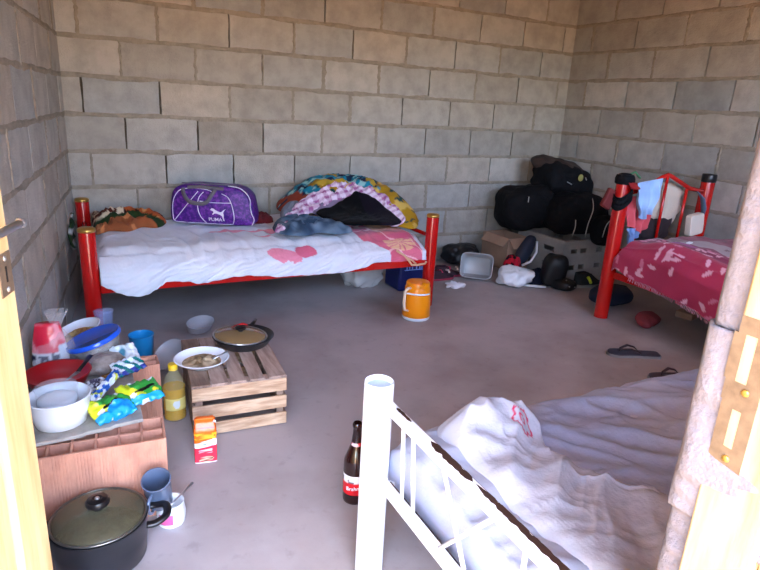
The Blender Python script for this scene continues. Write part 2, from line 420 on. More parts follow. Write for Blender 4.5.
# ------------------------------------------------------------ bed by the back wall
bx = Vector((1.755, -.49, 0))
bed = thing('metal_bed', 'red tubular metal bed frame with gold post caps along the back wall', 'bed', bx)
for x, y in ((.859, -.9), (2.652, -.9), (.859, -.085), (2.652, -.085)):
    p = MB(); p.lathe([(.0355, 0), (.0355, .536), (.0345, .540)], (x, y, 0), 32); o = obj('post', p, m_red, bed, auto=.6)
    c = MB(); c.lathe([(.0365, .534), (.0378, .540), (.0368, .548), (.029, .553), (.017, .555), (.014, .5555), (0, .5555)], (x, y, 0), 32); q = obj('post_cap', c, m_gold, o); q['label'] = 'gold-coloured cap'
for y in (-.9, -.085):
    p = MB(); p.box((1.755, y, .268), (1.72, .026, .042)); obj('side_rail', p, m_red, bed, bev=.004)
for x in (.859, 2.652):
    p = MB(); p.box((x, -.49, .268), (.026, .74, .042)); p.tube([(x, -.86, .42), (x, -.13, .42)], .012); obj('end_rail', p, m_red, bed, auto=.8)
for x in [1.0+i*.215 for i in range(8)]:
    p = MB(); p.box((x, -.49, .272), (.06, .79, .014)); obj('slat', p, mat('slat_wood', (150, 118, 84), rough=.8), bed, smooth=False)
mt = MB(); mt.box((1.755, -.475, .338), (1.68, .68, .10)); mt = obj('mattress', mt, mat('mattress_ticking', (96, 84, 90), rough=.9, bump=.2), bev=.03)
tag(mt, 'foam mattress under the pink patterned white sheet on the red bed by the back wall', 'mattress')
HEM = [(.88, .30), (.93, .275), (.965, .251), (1.01, .232), (1.05, .223), (1.09, .231), (1.125, .25), (1.15, .267), (1.176, .285), (1.25, .28), (1.333, .266), (1.42, .272), (1.529, .286), (1.63, .275), (1.738, .262), (1.9, .258), (2.107, .256), (2.20, .272), (2.271, .293), (2.35, .292), (2.45, .288), (2.66, .288)]
def interp(T, x):
    if x <= T[0][0]: return T[0][1]
    for a, b in zip(T, T[1:]):
        if x <= b[0]: return a[1]+(b[1]-a[1])*sm(0, 1, (x-a[0])/(b[0]-a[0]))
    return T[-1][1]
def topz(x, y):
    z = .424+.010*nz(x*2.2, y*3, 4)+.007*(rid(x*5+y*3, y*9-x*2, 2)-.4)
    z += .010*(rid(x*11, y*4+x*6, 7)-.5)*sm(-.2, -.6, y)
    return z
def bigx(x): return x
def sheet(u, v):
    x = .897+u*1.715; hz = interp(HEM, x); edge = 2.24
    yf = -.93 if x < edge else -.905
    yf = -.93+.012*sm(edge-.05, edge+.05, x)
    L1 = .78; L2 = .05; s = v*(L1+L2+.2)
    if s < L1:
        y = -.115-s*(.735/L1); z = topz(x, y)
        z -= .028*sm(.86, 1, s/L1)**2
        z -= .03*sm(2.52, 2.62, x)
    else:
        t = (s-L1)/(L2+.2); zt = topz(x, -.85)-.028-.03*sm(2.52, 2.62, x)
        y = -.85+(yf+.85)*(1-(1-t)**3)*1.0; z = zt+(hz-zt)*(t**1.05)
        fold = sin(x*34+t*7+3*nz(x*3, t*2, 1))*.5+rid(x*16+t*5, t*2.4+x*2, 3)-.4
        fold *= (.5+.9*math.exp(-((x-1.38)/.22)**2)+.5*math.exp(-((x-2.0)/.2)**2))
        y -= max(-.004, .016*fold*sm(0, .5, t)); y = min(y, -.85-.068*sm(0, .45, t)) if x > .92 else y
    # left end rounds down
    if x < .96 and s < L1: z -= .03*(1-sm(.895, .96, x))**2
    return (x, y, z)
PINK = lin((214, 84, 118)); PK2 = lin((238, 150, 170)); WH = lin((222, 222, 230)); ORG = lin((240, 176, 104))
def inel(x, y, cx, cy, a, b, r):
    u = (x-cx)*cos(r)+(y-cy)*sin(r); v = -(x-cx)*sin(r)+(y-cy)*cos(r); return (u/a)**2+(v/b)**2
def sheetcol(x, y, z):
    s = -y+(.45-z) if y < -.84 else -y       # unrolled distance from the wall
    c = mixc(WH, lin((206, 210, 226)), .5*sm(.05, .4, nz(x*3, s*3, 8)))
    w = .03*nz(x*14, s*14, 3)
    for e in ((1.765, .985, .10, .055, .55), (1.885, .955, .06, .058, 1.0), (1.58, .55, .12, .035, .1), (1.80, .60, .12, .035, .2), (1.72, .70, .06, .02, 0)):
        q = inel(x+w*.3, s+w*.3, *e)
        if q < 1: c = mixc(PINK, PK2, .75 if e[0] < 1.8 and e[1] > .9 else (.9 if e[1] < .8 else .2))
    if inel(x, s, 1.80, 1.045, .035, .010, .3) < 1+4*nz(x*60, s*60): c = WH
    e = 2.23+.15*sm(.80, 1.06, s)+.03*nz(s*9, 2)
    if x > e and s > .5:
        c = mixc(PINK, lin((226, 120, 140)), .5+.8*nz(x*8, s*8, 5))
        if abs(nz(x*7, s*7, 2)) < .035: c = lin((246, 190, 196))
        if x > 2.36 and s < .80: c = mixc(c, ORG, sm(.85, .6, s)*.8)
        r = inel(x, s, 2.46, .93, .10, .085, .4)
        if r < 1:
            an = math.atan2(s-.93, x-2.46)
            if abs(sin(an*5+nz(x*20, s*20)*2)) > .45: c = mixc(lin((244, 200, 150)), c, .25)
        if x > 2.585: c = WH
    return c
s = MB(); s.grid(sheet, 300, 170, sheetcol)
tag(obj('bed_sheet', s, m_sheet, solid=.003), 'white sheet with pink petals draped over the red bed by the back wall', 'bed sheet')
c = MB(); c.tube([(2.40, -.945, .36), (2.45, -.947, .33), (2.48, -.948, .30), (2.50, -.95, .272), (2.54, -.95, .268), (2.59, -.949, .272), (2.60, -.948, .285)], .006, 8); c.tube([(2.46, -.948, .32), (2.50, -.95, .30), (2.53, -.95, .275)], .005, 8)
tag(obj('sheet_tie', c, mat('tan_ribbon', (226, 176, 138), rough=.7)), 'tan fabric tie hanging over the rail at the pink end of the sheet', 'tie')

# brown patterned fleece at the left end
def bm1(x, y): return .452
def fleece(x, y, z):
    c = lin((150, 84, 50))
    b = y*1.0+.33+.05*sin(x*16)
    if -.045 < b < .02: c = lin((38, 56, 28))
    elif b >= .02:
        c = lin((176, 84, 40))
        if nz(x*26, y*26, 2) > .12: c = lin((60, 20, 16))
        if nz(x*20, y*20, 9) > .22: c = lin((214, 150, 90))
        if x < 1.06: c = lin((226, 204, 172)) if nz(x*38, y*38, 4) > -.05 else lin((90, 36, 24))
    elif nz(x*20, y*20, 5) > .2: c = lin((206, 130, 80))
    return c
s = patch([(.905, -.50), (.97, -.43), (1.06, -.46), (1.13, -.38), (1.21, -.40), (1.27, -.30), (1.22, -.17), (1.12, -.13), (.98, -.12), (.90, -.12), (.90, -.3)], lambda x, y: .434+.025*sm(-.42, -.2, y), .035, .045, 10, 3, fleece)
fl = tag(obj('blanket', s, m_fab), 'brown, green and cream patterned fleece blanket heaped at the left end of the red bed', 'blanket')
s = MB()
def tail(u, v):
    y = -.13-.28*u; z = .47-.13*v+.02*sin(u*7); return (.805-.018*sin(v*3)-.006*sin(u*20)-.03*(y+.3)*.3, y, z)
s.grid(tail, 16, 10, lambda x, y, z: lin((40, 60, 34)) if nz(x*20, y*20, z*20) > -.12 else lin((200, 196, 190)))
o = obj('blanket_tail', s, m_fab, fl, solid=.01); o['label'] = 'dark green corner hanging over the bed end'

# purple sports bag
P0 = Vector((1.295, -.305, .440)); ang = math.radians(-27); ex = Vector((cos(ang), sin(ang), 0)); ey = Vector((-sin(ang), cos(ang), 0)); ez = Vector((0, 0, 1))
OUT = spline([(.0, .03), (.002, .10), (.012, .16), (.04, .195), (.10, .208), (.22, .207), (.33, .204), (.385, .185), (.415, .15), (.43, .09), (.437, .03), (.42, .004), (.3, .0), (.15, .0), (.02, .004)], 96)
OUT = [(a*1.06, b*1.04) for a, b in OUT]; OC = (.23, .104); BD = .175
def bagp(s, t, dep=0):
    """front face point: s along, t up; bulging outwards in the middle"""
    an = math.atan2(t-OC[1], s-OC[0]); best = 1
    k = min(range(96), key=lambda i: abs(math.remainder(math.atan2(OUT[i][1]-OC[1], OUT[i][0]-OC[0])-an, 2*PI)))
    R0 = math.hypot(OUT[k][0]-OC[0], OUT[k][1]-OC[1]); q = min(1, math.hypot(s-OC[0], t-OC[1])/R0)
    return P0+ex*s+ez*t+ey*(dep-.028*(1-q**3)+.01)
bagloc = P0+ex*.218+ey*.09; bagloc.z = .433
bag = thing('sports_bag', 'purple sports bag with white piping and grey straps on the red bed', 'bag', bagloc)
s = MB(); vs = []; fs = []
rings = [(0.02, 'f'), (.25, 'f'), (.5, 'f'), (.75, 'f'), (.92, 'f'), (1, .01), (1.0, .05), (1.01, .09), (1.0, .13), (.98, BD), (.9, BD+.012), (.5, BD+.022), (.02, BD+.024)]
for k, d in rings:
    for (a, b) in OUT:
        sx = OC[0]+(a-OC[0])*k; tz = OC[1]+(b-OC[1])*k
        if d == 'f': p = P0+ex*sx+ez*tz+ey*(-.028*(1-k**3)+.01)
        else: p = P0+ex*sx+ez*tz+ey*d
        p = p+Vector((0, 0, .003*nz(p.x*20, p.y*20, p.z*20)))+ey*.004*nz(p.x*16, p.z*16, 3); vs.append(p)
n = 96
for j in range(len(rings)-1):
    for k in range(n): fs.append((j*n+k, j*n+(k+1) % n, (j+1)*n+(k+1) % n, (j+1)*n+k))
fs += [tuple(range(n))[::-1], tuple(range((len(rings)-1)*n, len(rings)*n))]
s.add(vs, fs)
obj('bag_body', s, mat('purple_print', (62, 18, 112), col2=(128, 56, 166), rough=.5, vscale=55, vmin=.45, vmax=.7, bump=.3, bscale=30), bag)
m_pipe = mat('white_piping', (222, 214, 232), rough=.5)
def front_line(pts, r=.0022, nm='piping', n=40, m=m_pipe, closed=False, dep=-.002):
    q = spline(pts, n, closed); t = MB(); t.tube([bagp(a, b, dep) for a, b in q], r, 8, closed=closed); return obj(nm, t, m, bag)
k = .44/92   # picture measure to bag length
front_line([(.012, .03), (.012, .10), (.03, .155), (.07, .192), (.15, .200), (.20, .197), (.235, .188)])
front_line([(.012, .03), (.02, .012), (.05, .006), (.2, .005), (.33, .005), (.352, .02), (.357, .06), (.345, .12), (.325, .16), (.29, .178)])
front_line([(.02, .015), (.09, .10), (.16, .185)])
front_line([(.20, .006), (.17, .05), (.158, .10), (.165, .15), (.19, .183)])
front_line([(.17, .133), (.22, .128), (.28, .128), (.342, .130)])
def side_line(pts):
    q = spline(pts, 40, False); t = MB(); t.tube([P0+ex*(a*1.06+.002)+ez*(b*1.04+.002)+ey*(d-.006) for a, b, d in q], .0024, 8); obj('piping', t, m_pipe, bag)
side_line([(.30, .209, .02), (.36, .20, .02), (.40, .172, .01), (.418, .14, .005), (.418, .11, .005), (.425, .07, .004), (.438, .035, .006), (.425, .002, .004)])
m_strap = mat('grey_webbing', (98, 92, 100), rough=.7, bump=.3, bscale=200)
def strap(pts, w, nm='strap'):
    q = spline(pts, 40, False); t = MB(); vs = []; fs = []
    for i, (a, b, d) in enumerate(q):
        a2, b2, d2 = q[min(i+1, 39)]; a1, b1, d1 = q[max(i-1, 0)]; tv = Vector((a2-a1, b2-b1, 0)).normalized(); nx, nz_ = -tv.y*w/2, tv.x*w/2
        for sgn in (-1, 1):
            for dd_ in (0, -.003): vs.append(bagp(a+nx*sgn, b+nz_*sgn, d+dd_))
    for i in range(39):
        o = i*4
        for x, y in ((0, 1), (1, 3), (3, 2), (2, 0)): fs.append((o+x, o+y, o+4+y, o+4+x))
    t.add(vs, fs); obj(nm, t, m_strap, bag)
strap([(.075, .20, -.004), (.085, .165, -.008), (.115, .13, -.010), (.17, .12, -.010), (.21, .13, -.012), (.235, .165, -.01), (.255, .20, -.006)], .022, 'carry_strap')
strap([(.10, .204, -.002), (.17, .209, -.003), (.24, .206, -.003), (.30, .204, -.002)], .018, 'carry_strap')
zp = MB(); zp.tube([P0+ex*a+ez*(.219)+ey*.06 for a in (.05, .1, .2, .3, .36)], .003, 8); obj('zipper', zp, mat('grey_zip', (120, 110, 126), rough=.5), bag)
lt = text_mb('PUMA', .030, lambda x, y, z: bagp(.252+x*.95, .024+y*.9, -.003-z)); lg = obj('lettering', lt, m_pipe, bag, smooth=False); lg['label'] = 'white brand lettering and leaping cat emblem'
CAT = [(.226, .088), (.234, .096), (.243, .096), (.254, .088), (.268, .080), (.282, .076), (.292, .080), (.301, .090), (.313, .094), (.304, .085), (.298, .074), (.300, .060), (.299, .044), (.303, .026), (.296, .026), (.293, .044), (.289, .056), (.279, .062), (.264, .067), (.252, .068), (.240, .060), (.236, .063), (.245, .074), (.240, .082), (.232, .084)]
e_ = MB(); n = len(CAT); e_.add([bagp(a, b, -.0032) for a, b in CAT]+[bagp(a, b, -.0005) for a, b in CAT], [tuple(range(n))]+[(i, (i+1) % n, (i+1) % n+n, i+n) for i in range(n)]); obj('cat_emblem', e_, m_pipe, lg, smooth=False)

# ------------------------------------------------------------ heap of clothes on the right half of that bed
def mound(x, y):
    k = sm(2.3, 2.7, x); yc = -.25-.17*k; wy = .26+.09*k; xx = (x-2.36)/(.38 if x < 2.36 else .35)
    return .431+.232*math.exp(-abs(xx)**3.2-abs((y-yc)/wy)**3)
def ribbon(cl, w, base, th, amp, fr, seed, colf, nu=90, nv=16):
    """rumpled strip of cloth following a centre line over a base surface; closed, with thickness"""
    Q = spline(cl, nu+1, False); mb = MB(); top = []; bot = []
    for j in range(nv+1):
        v = (j/nv-.5)*2
        for i in range(nu+1):
            a = Q[max(0, i-1)]; b = Q[min(nu, i+1)]; tx, ty = b[0]-a[0], b[1]-a[1]; l = math.hypot(tx, ty) or 1
            e = min(1, min(i, nu-i)/4.); ww = w/2*(1+.25*nz(i*.11, seed, v))*(.4+.6*e)
            x = Q[i][0]-ty/l*ww*v; y = Q[i][1]+tx/l*ww*v; r = min(1, (1-abs(v))*4)*e
            z = base(x, y)+th*(1-(1-r)**3)+amp*(rid(x*fr+seed, y*fr, seed)-.4)*r+amp*.5*(rid(x*fr*2.5, y*fr*2.5, seed)-.5)*r
            top.append((x, y, max(z, base(x, y)+.001))); bot.append((x, y, base(x, y)-.003))
    n = len(top); fs = []; W = nu+1
    for j in range(nv):
        for i in range(nu):
            q = (j*W+i, j*W+i+1, (j+1)*W+i+1, (j+1)*W+i); fs.append(q); fs.append(tuple(t+n for t in q[::-1]))
    ring = [i for i in range(W)]+[j*W+nu for j in range(1, nv+1)]+[nv*W+i for i in range(nu-1, -1, -1)]+[j*W for j in range(nv-1, 0, -1)]
    for a, b in zip(ring, ring[1:]+ring[:1]): fs.append((b, a, a+n, b+n))
    return mb.add(top+bot, fs, colf)
def batik(x, y, z):
    t = nz(x*5, y*5, 11)
    left = x < 2.16+.1*nz(x*8, y*8, 3)
    if left or (z > .645+.02*nz(x*12, y*12) and x < 2.50) or (y > -.2-.25*(x-2.3)+.05*t):
        c = lin((28, 130, 158))
        if nz(x*22, y*22, z*22) > .1: c = lin((150, 204, 206))
        if nz(x*18, y*18, 7+z*18) > .18: c = lin((18, 40, 70))
        if left and z < .6: c = lin((150, 62, 40)) if nz(x*15, y*15, 2) > -.1 else c
        if not left and nz(x*9, y*9, 5) > .15: c = lin((184, 154, 52))
    else:
        c = lin((172, 132, 30))
        if nz(x*16, y*16, z*16+4) > .24: c = lin((24, 66, 70))
        if nz(x*13, y*13, 14) > .26: c = lin((214, 180, 90))
    return c
s = patch([(1.95, -.42), (2.03, -.44), (2.15, -.50), (2.35, -.52), (2.46, -.66), (2.56, -.80), (2.63, -.78), (2.68, -.6), (2.67, -.3), (2.60, -.11), (2.3, -.05), (2.04, -.06), (1.94, -.2)], mound, .028, .02, 12, 5, batik, rings=40, seg=150, sink=.004)
tag(obj('blanket', s, m_fab), 'teal and mustard patterned blanket making the top of the clothes heap on the red bed', 'blanket')
def mound2(x, y): return mound(x, y)+.024
def plaid(x, y, z):
    a = (x*1.0+y*.5)*95; b = (y*1.3-x*.35+z)*95
    c = mixc(lin((232, 214, 232)), lin((150, 60, 128)), .45*(sin(a) > .2)+.45*(sin(b) > .2)); return c
s = ribbon([(1.80, -.77), (1.88, -.60), (1.99, -.475), (2.14, -.46), (2.30, -.44), (2.42, -.53), (2.49, -.66), (2.51, -.77)], .10, mound2, .02, .02, 20, 2, plaid, nu=200, nv=30)
tag(obj('plaid_shirt', s, m_fab), 'pink and white plaid shirt arching over the front of the clothes heap', 'shirt')
s = patch([(2.06, -.50), (2.14, -.475), (2.30, -.475), (2.34, -.52), (2.26, -.58), (2.12, -.56)], mound2, .015, .012, 20, 9, lambda x, y, z: lin((128, 112, 138)))
tag(obj('folded_garment', s, m_fab), 'grey mauve garment tucked between the plaid shirt and the black one', 'clothing')
def mound3(x, y): return mound(x, y)+.050
s = patch([(2.07, -.55), (2.17, -.53), (2.30, -.485), (2.36, -.47), (2.43, -.54), (2.48, -.64), (2.51, -.78), (2.42, -.83), (2.30, -.79), (2.19, -.78), (2.13, -.68)], mound3, .02, .012, 9, 4, lambda x, y, z: lin((8, 7, 10)) if x < 2.36 else lin((20, 14, 26)), ctr=(2.32, -.64))
blk = tag(obj('black_garment', s, m_fab), 'black garment spread over the front of the clothes heap', 'clothing')
z_ = MB(); z_.tube([(2.245, -.550, .655), (2.27, -.530, .672), (2.30, -.520, .680)], .003, 6); 
o = obj('zip_pull', z_, mat('brass_zip', (214, 170, 90), rough=.4, metal=.6), blk)
s = patch([(1.77, -.70), (1.81, -.56), (1.90, -.50), (2.0, -.52), (2.06, -.60), (2.14, -.66), (2.19, -.80), (2.08, -.85), (1.99, -.79), (1.90, -.845), (1.80, -.80)], lambda x, y: max(mound(x, y)+.02, .431), .035, .04, 11, 6, lambda x, y, z: mixc(lin((52, 72, 96)), lin((112, 132, 152)), .4+1.2*nz(x*16, y*16, z*16)), ctr=(1.96, -.68))
tag(obj('jeans', s, m_fab), 'crumpled faded blue denim at the lower left of the clothes heap', 'jeans')
s = patch([(1.885, -.47), (1.92, -.36), (1.985, -.34), (2.02, -.42), (1.99, -.50), (1.93, -.52)], mound2, .02, .01, 20, 8, lambda x, y, z: lin((120, 126, 140)))
tag(obj('grey_cloth', s, m_fab), 'small grey cloth at the left shoulder of the clothes heap', 'clothing')
s = patch([(1.72, -.36), (1.80, -.40), (1.87, -.36), (1.86, -.26), (1.78, -.22), (1.72, -.28)], lambda x, y: .432, .04, .02, 18, 12, lambda x, y, z: lin((96, 30, 34)))
tag(obj('maroon_cloth', s, m_fab), 'small dark red cloth between the purple bag and the clothes heap', 'clothing')

# ------------------------------------------------------------ under and in front of that bed
J = Vector((2.475, -1.075, 0))
jug = thing('thermos_jug', 'orange plastic insulated jug with white base, standing in front of the right bed post', 'jug', J)
m_or = mat('orange_plastic', (254, 150, 12), rough=.3, coat=.2)
s = MB(); s.lathe([(.076, .016), (.080, .02), (.075, .11), (.071, .178), (.067, .188), (.060, .192), (.05, .194), (0, .195)], J, 40); obj('body', s, m_or, jug, auto=.9)
s = MB(); s.lathe([(.072, 0), (.077, .003), (.079, .018), (.076, .021), (0, .021)], J, 40); o = obj('base', s, m_whitep, jug, auto=.9)
s = MB(); s.lathe([(.066, .182), (.066, .206), (.062, .212), (.03, .214), (0, .2145)], J, 40); s.tube([J+Vector((.0, -.056, .208)), J+Vector((-.02, -.078, .205))], [.014, .010], 12); obj('lid', s, m_or, jug, auto=.9)
hv = Vector((-.93, -.36, 0)); s = MB()
s.tube([J+hv*.05+Vector((0, 0, .186)), J+hv*.085+Vector((0, 0, .188)), J+hv*.112+Vector((0, 0, .175)), J+hv*.116+Vector((0, 0, .11)), J+hv*.108+Vector((0, 0, .07)), J+hv*.07+Vector((0, 0, .055))], .0095, 12, flat=.7); o = obj('handle', s, mat('cream_plastic', (240, 214, 186), rough=.35), jug); o['label'] = 'cream plastic handle'
s = MB(); q = [J+Vector((.079*cos(a), .079*sin(a), .158)) for a in [math.radians(t) for t in range(205, 300, 6)]]; s.tube([J+hv*.112+Vector((0, 0, .165))]+q, .005, 8); o = obj('bail', s, m_whitep, jug); o['label'] = 'white wire grip lying across the front'
cb = Vector((2.66, -.62, 0)); cb = thing('cool_box', 'dark blue plastic box under the right end of the red bed', 'box', (2.70, -.55, 0))
s = MB(); s.box((2.70, -.55, .105), (.20, .20, .20)); obj('box_body', s, mat('navy_plastic', (16, 24, 84), rough=.45), cb, bev=.015)
s = MB(); s.box((2.70, -.55, .213), (.21, .21, .022)); obj('box_lid', s, mat('navy_plastic', (20, 34, 110)), cb, bev=.008)
s = MB()
for a in (-.05, -.03, -.01, .02, .045, .06): s.box((2.70+a, -.652, .165), (.006, .004, .03))
s.box((2.70, -.652, .145), (.13, .004, .005)); o = obj('box_print', s, mat('pale_blue_print', (120, 150, 214), rough=.5), cb, smooth=False)
m_film = film('clear_film', dens=.42)
s = soft((2.44, -.44, .1), (.27, .22, .2), e=2.6, n=60, amp=.25, fr=12, seed=3, flatz=.95)
tag(obj('plastic_bag', s, film('clear_film_full', (226, 224, 222), dens=.5)), 'clear plastic bag full of things under the red bed beside the blue box', 'plastic bag')

# ------------------------------------------------------------ corner pile
def shoe(name, label, c, L, W, H, rot, cu, cs, roll=0, group=None, open_=True, parts=()):
    T = thing(name, label, 'shoe', c, group); R = rz(rot) @ rx(roll); c = Vector(c)
    lift = Vector((0, 0, abs(sin(roll))*W/2))
    def outl(t):  # half width along the shoe, t 0 heel .. 1 toe
        return W/2*(.74+.26*sin(t*PI*1.15-.6))*min(1, (t*9+.02))**.5*min(1, ((1-t)*6+.02))**.5
    s = MB()
    def sole(u, v):
        a = 2*PI*u; t = .5+.5*cos(a); w = outl(t)*(1 if sin(a) > 0 else -1)*min(1, abs(sin(a))*3)**.4
        return c+lift+R @ Vector(((t-.5)*L, w*1.04, v*H*.22))
    s.grid(sole, 48, 1, cu=True); n = 48; s.f += [tuple(range(n))[::-1], tuple(range(n, 2*n))]
    obj('sole', s, mat('sole_%d_%d_%d' % cs, cs, rough=.6), T)
    s = MB()
    def up(u, v):
        a = 2*PI*u; t = .5+.5*cos(a); top = H*(.35+.65*sm(.95, .35, t)) ; w = outl(t)*(1 if sin(a) > 0 else -1)*min(1, abs(sin(a))*3)**.4
        k = 1-.25*v*v-(.55*sm(.8, 1, v) if t > .45 else .1*v); tt = t if t < .5 else .5+(t-.5)*(1-.35*v)
        return c+lift+R @ Vector(((tt-.5)*L*.98, w*k, H*.2+(top-H*.2)*v))
    s.grid(up, 48, 10, cu=True); obj('upper', s, mat('upper_%d_%d_%d' % cu, cu, rough=.75, bump=.3, bscale=80), T, solid=.004)
    for nm, mcol, pts, r in parts:
        s = MB(); s.tube([c+lift+R @ Vector(p) for p in pts], r, 6); obj(nm, s, mat('%s_%d' % (nm, mcol[0]), mcol, rough=.5), T)
    return T
CR = Vector((4.105, -.50, 0)); crate = thing('plastic_crate', 'grey plastic crate with slotted sides under the black bags in the far corner', 'crate', (CR.x, CR.y, 0))
mg = mat('grey_crate', (158, 154, 148), rough=.6, var=.2, vscale=6)
s = MB(); X0, X1, Y0, Y1 = 3.87, 4.34, -.75, -.27
for z0, z1 in ((0, .07), (.105, .19), (.225, .275)):
    for (cx, cy, w, d_) in (((X0+X1)/2, Y0, X1-X0, .016), ((X0+X1)/2, Y1, X1-X0, .016), (X0, (Y0+Y1)/2, .016, Y1-Y0), (X1, (Y0+Y1)/2, .016, Y1-Y0)):
        s.box((cx, cy, (z0+z1)/2), (w, d_, z1-z0))
for x, w_ in ((X0+.035, .07), (X0+.145, .03), (X0+.27, .10), (X0+.395, .03), (X1-.01, .02)): s.box((x, Y0+.001, .137), (w_, .014, .274)); s.box((x, Y1, .137), (w_, .014, .274))
for y in (Y0+.04, Y0+.24, Y1-.04): s.box((X0, y, .137), (.014, .09, .274)); s.box((X1, y, .137), (.014, .09, .274))
obj('crate_body', s, mg, crate, smooth=False)
s = MB(); s.box((CR.x, Y0-.004, .278), (X1-X0+.03, .03, .02)); s.box((CR.x, Y1, .278), (X1-X0+.03, .03, .02)); s.box((X0, CR.y-.01, .278), (.03, Y1-Y0, .02)); s.box((X1, CR.y-.01, .278), (.03, Y1-Y0, .02)); obj('crate_rim', s, mg, crate, bev=.004)
s = MB(); s.box((CR.x, CR.y-.01, .012), (X1-X0-.02, Y1-Y0-.02, .02)); obj('crate_floor', s, mg, crate, smooth=False)
m_card = mat('cardboard', (168, 136, 114), rough=.9, var=.15, vscale=6)
cbx = thing('cardboard_box', 'open brown cardboard box against the back wall beside the grey crate', 'box', (3.72, -.27, 0))
s = MB()
for (cx, cy, w, d_) in ((3.745, -.42, .21, .006), (3.745, -.12, .21, .006), (3.643, -.27, .006, .3), (3.847, -.27, .006, .3)): s.box((cx, cy, .12), (w, d_, .24))
s.box((3.745, -.27, .006), (.21, .3, .008)); obj('box_body', s, m_card, cbx, smooth=False)
s = MB(); s.box((3.745, -.455, .21), (.20, .006, .09), rx(-.8)); s.box((3.615, -.3, .215), (.08, .27, .006), ry(-.8)); obj('box_flap', s, m_card, cbx, smooth=False)
def bagthing(name, label, c, d, R, seed, amp=.12, e=3.2, lines=(), extra=None, m=m_blk, flatz=.95):
    T = thing(name, label, 'bag', (c[0], c[1], c[2]-d[2]/2)); obj('bag_body', soft(c, d, R, e=e, n=72, amp=amp, fr=7, seed=seed, flatz=flatz), m, T)
    for p in lines:
        s = MB(); s.tube(spline(p, 30, False), .0035, 6); obj('piping', s, mat('pale_trim', (176, 172, 168), rough=.6), T)
    return T
bagthing('duffel_bag', 'black duffel bag lying left in the pile, against the back wall', (3.88, -.29, .45), (.44, .36, .33), rz(-.35) @ ry(-.10), 1, lines=[[(3.74, -.47, .52), (3.745, -.465, .56)]])
bagthing('duffel_bag', 'black duffel bag with pale curved piping on top of the grey crate', (4.15, -.52, .44), (.48, .38, .30), rz(-.12), 6,
         lines=[[(3.97, -.715, .31), (3.97, -.73, .38), (3.975, -.72, .43)], [(4.08, -.732, .30), (4.08, -.742, .40), (4.12, -.73, .50), (4.17, -.66, .57), (4.21, -.58, .58)]])
T = thing('backpack', 'black backpack with brown top heaped highest on the bag pile in the corner', 'bag', (4.06, -.33, .60))
obj('bag_body', soft((4.15, -.34, .65), (.46, .34, .28), rz(-.1) @ ry(.25), e=2.6, n=72, amp=.18, fr=8, seed=4), m_blk, T)
obj('bag_hood', soft((4.16, -.30, .735), (.47, .28, .16), rz(-.1) @ ry(.26), e=2.2, n=60, amp=.2, fr=9, seed=8), mat('brown_nylon', (58, 44, 40), rough=.6, bump=.4), T)
s = MB(); s.lathe([(0, -.003), (.024, -.002), (.026, 0), (.02, .003), (0, .004)], (4.17, -.522, .70), 24, rx(PI/2) , sy=1, sx=1); o = obj('badge', s, mat('olive_badge', (160, 156, 90), rough=.5), T)
s = MB(); s.tube([(4.05, -.512, .67), (4.07, -.522, .66), (4.09, -.52, .652)], .004, 6); obj('buckle', s, mat('buckle_grey', (150, 150, 150), rough=.4), T); s = MB(); s.tube([(4.24, -.50, .70), (4.245, -.51, .68)], .004, 6); obj('buckle', s, mat('buckle_grey', (150, 150, 150), rough=.4), T)
T = bagthing('handbag', 'small black bag with pale piping at the right of the crate, behind the bed post', (4.20, -.80, .36), (.22, .12, .22), rz(-.1), 11, amp=.08, lines=[[(4.10, -.87, .33), (4.11, -.88, .42), (4.17, -.88, .465), (4.25, -.875, .46), (4.29, -.86, .42)]])
T.location.z = .25
for ch in T.children: ch.data.transform(Matrix.Translation((0, 0, 0)))
tag(obj('black_bag', soft((3.43, -.145, .075), (.30, .22, .15), e=2.4, n=60, amp=.3, fr=9, seed=2, flatz=.9), mat('black_poly', (20, 20, 24), rough=.4, bump=.6, bscale=30)), 'crumpled black plastic bag on the floor against the back wall', 'plastic bag')
# open translucent tub lying on its side
tb = thing('plastic_tub', 'empty translucent plastic tub lying on its side by the back wall', 'tub', (3.29, -.5, 0))
RB = rz(math.radians(-40)) @ rx(math.radians(72))
s = MB()
def tubf(u, v):
    a = 2*PI*u; e = .35; sp = lambda q: math.copysign(abs(q)**e, q); k = 1-.16*v
    return Vector((3.29, -.53, .090))+RB @ Vector((sp(cos(a))*.11*k, sp(sin(a))*.086*k, -(v*.19)+.05))
s.grid(tubf, 48, 6, cu=True); s.f.append(tuple(6*48+i for i in range(48))); obj('tub_body', s, film('milky_plastic', (206, 206, 206), dens=.8, rough=.3), tb, solid=.003)
s = MB(); s.tube([tubf(i/48, 0) for i in range(48)], .003, 8, closed=True); obj('tub_rim', s, mat('grey_plastic', (176, 178, 180), rough=.4), tb)
tag(obj('plastic_bag', soft((3.46, -.75, .065), (.24, .18, .135), rz(-.4), e=2.2, n=60, amp=.35, fr=13, seed=5, flatz=.85), film('white_film', (236, 238, 242), dens=.9, rough=.3)), 'crumpled white plastic bag on the floor in front of the tub', 'plastic bag')
tag(obj('crumpled_paper', soft((3.02, -.66, .02), (.11, .07, .045), e=2, n=36, amp=1.1, fr=26, seed=9, flatz=.8), mat('white_paper', (226, 222, 226), rough=.8)), 'small crumpled white paper on the floor right of the red bed', 'paper')
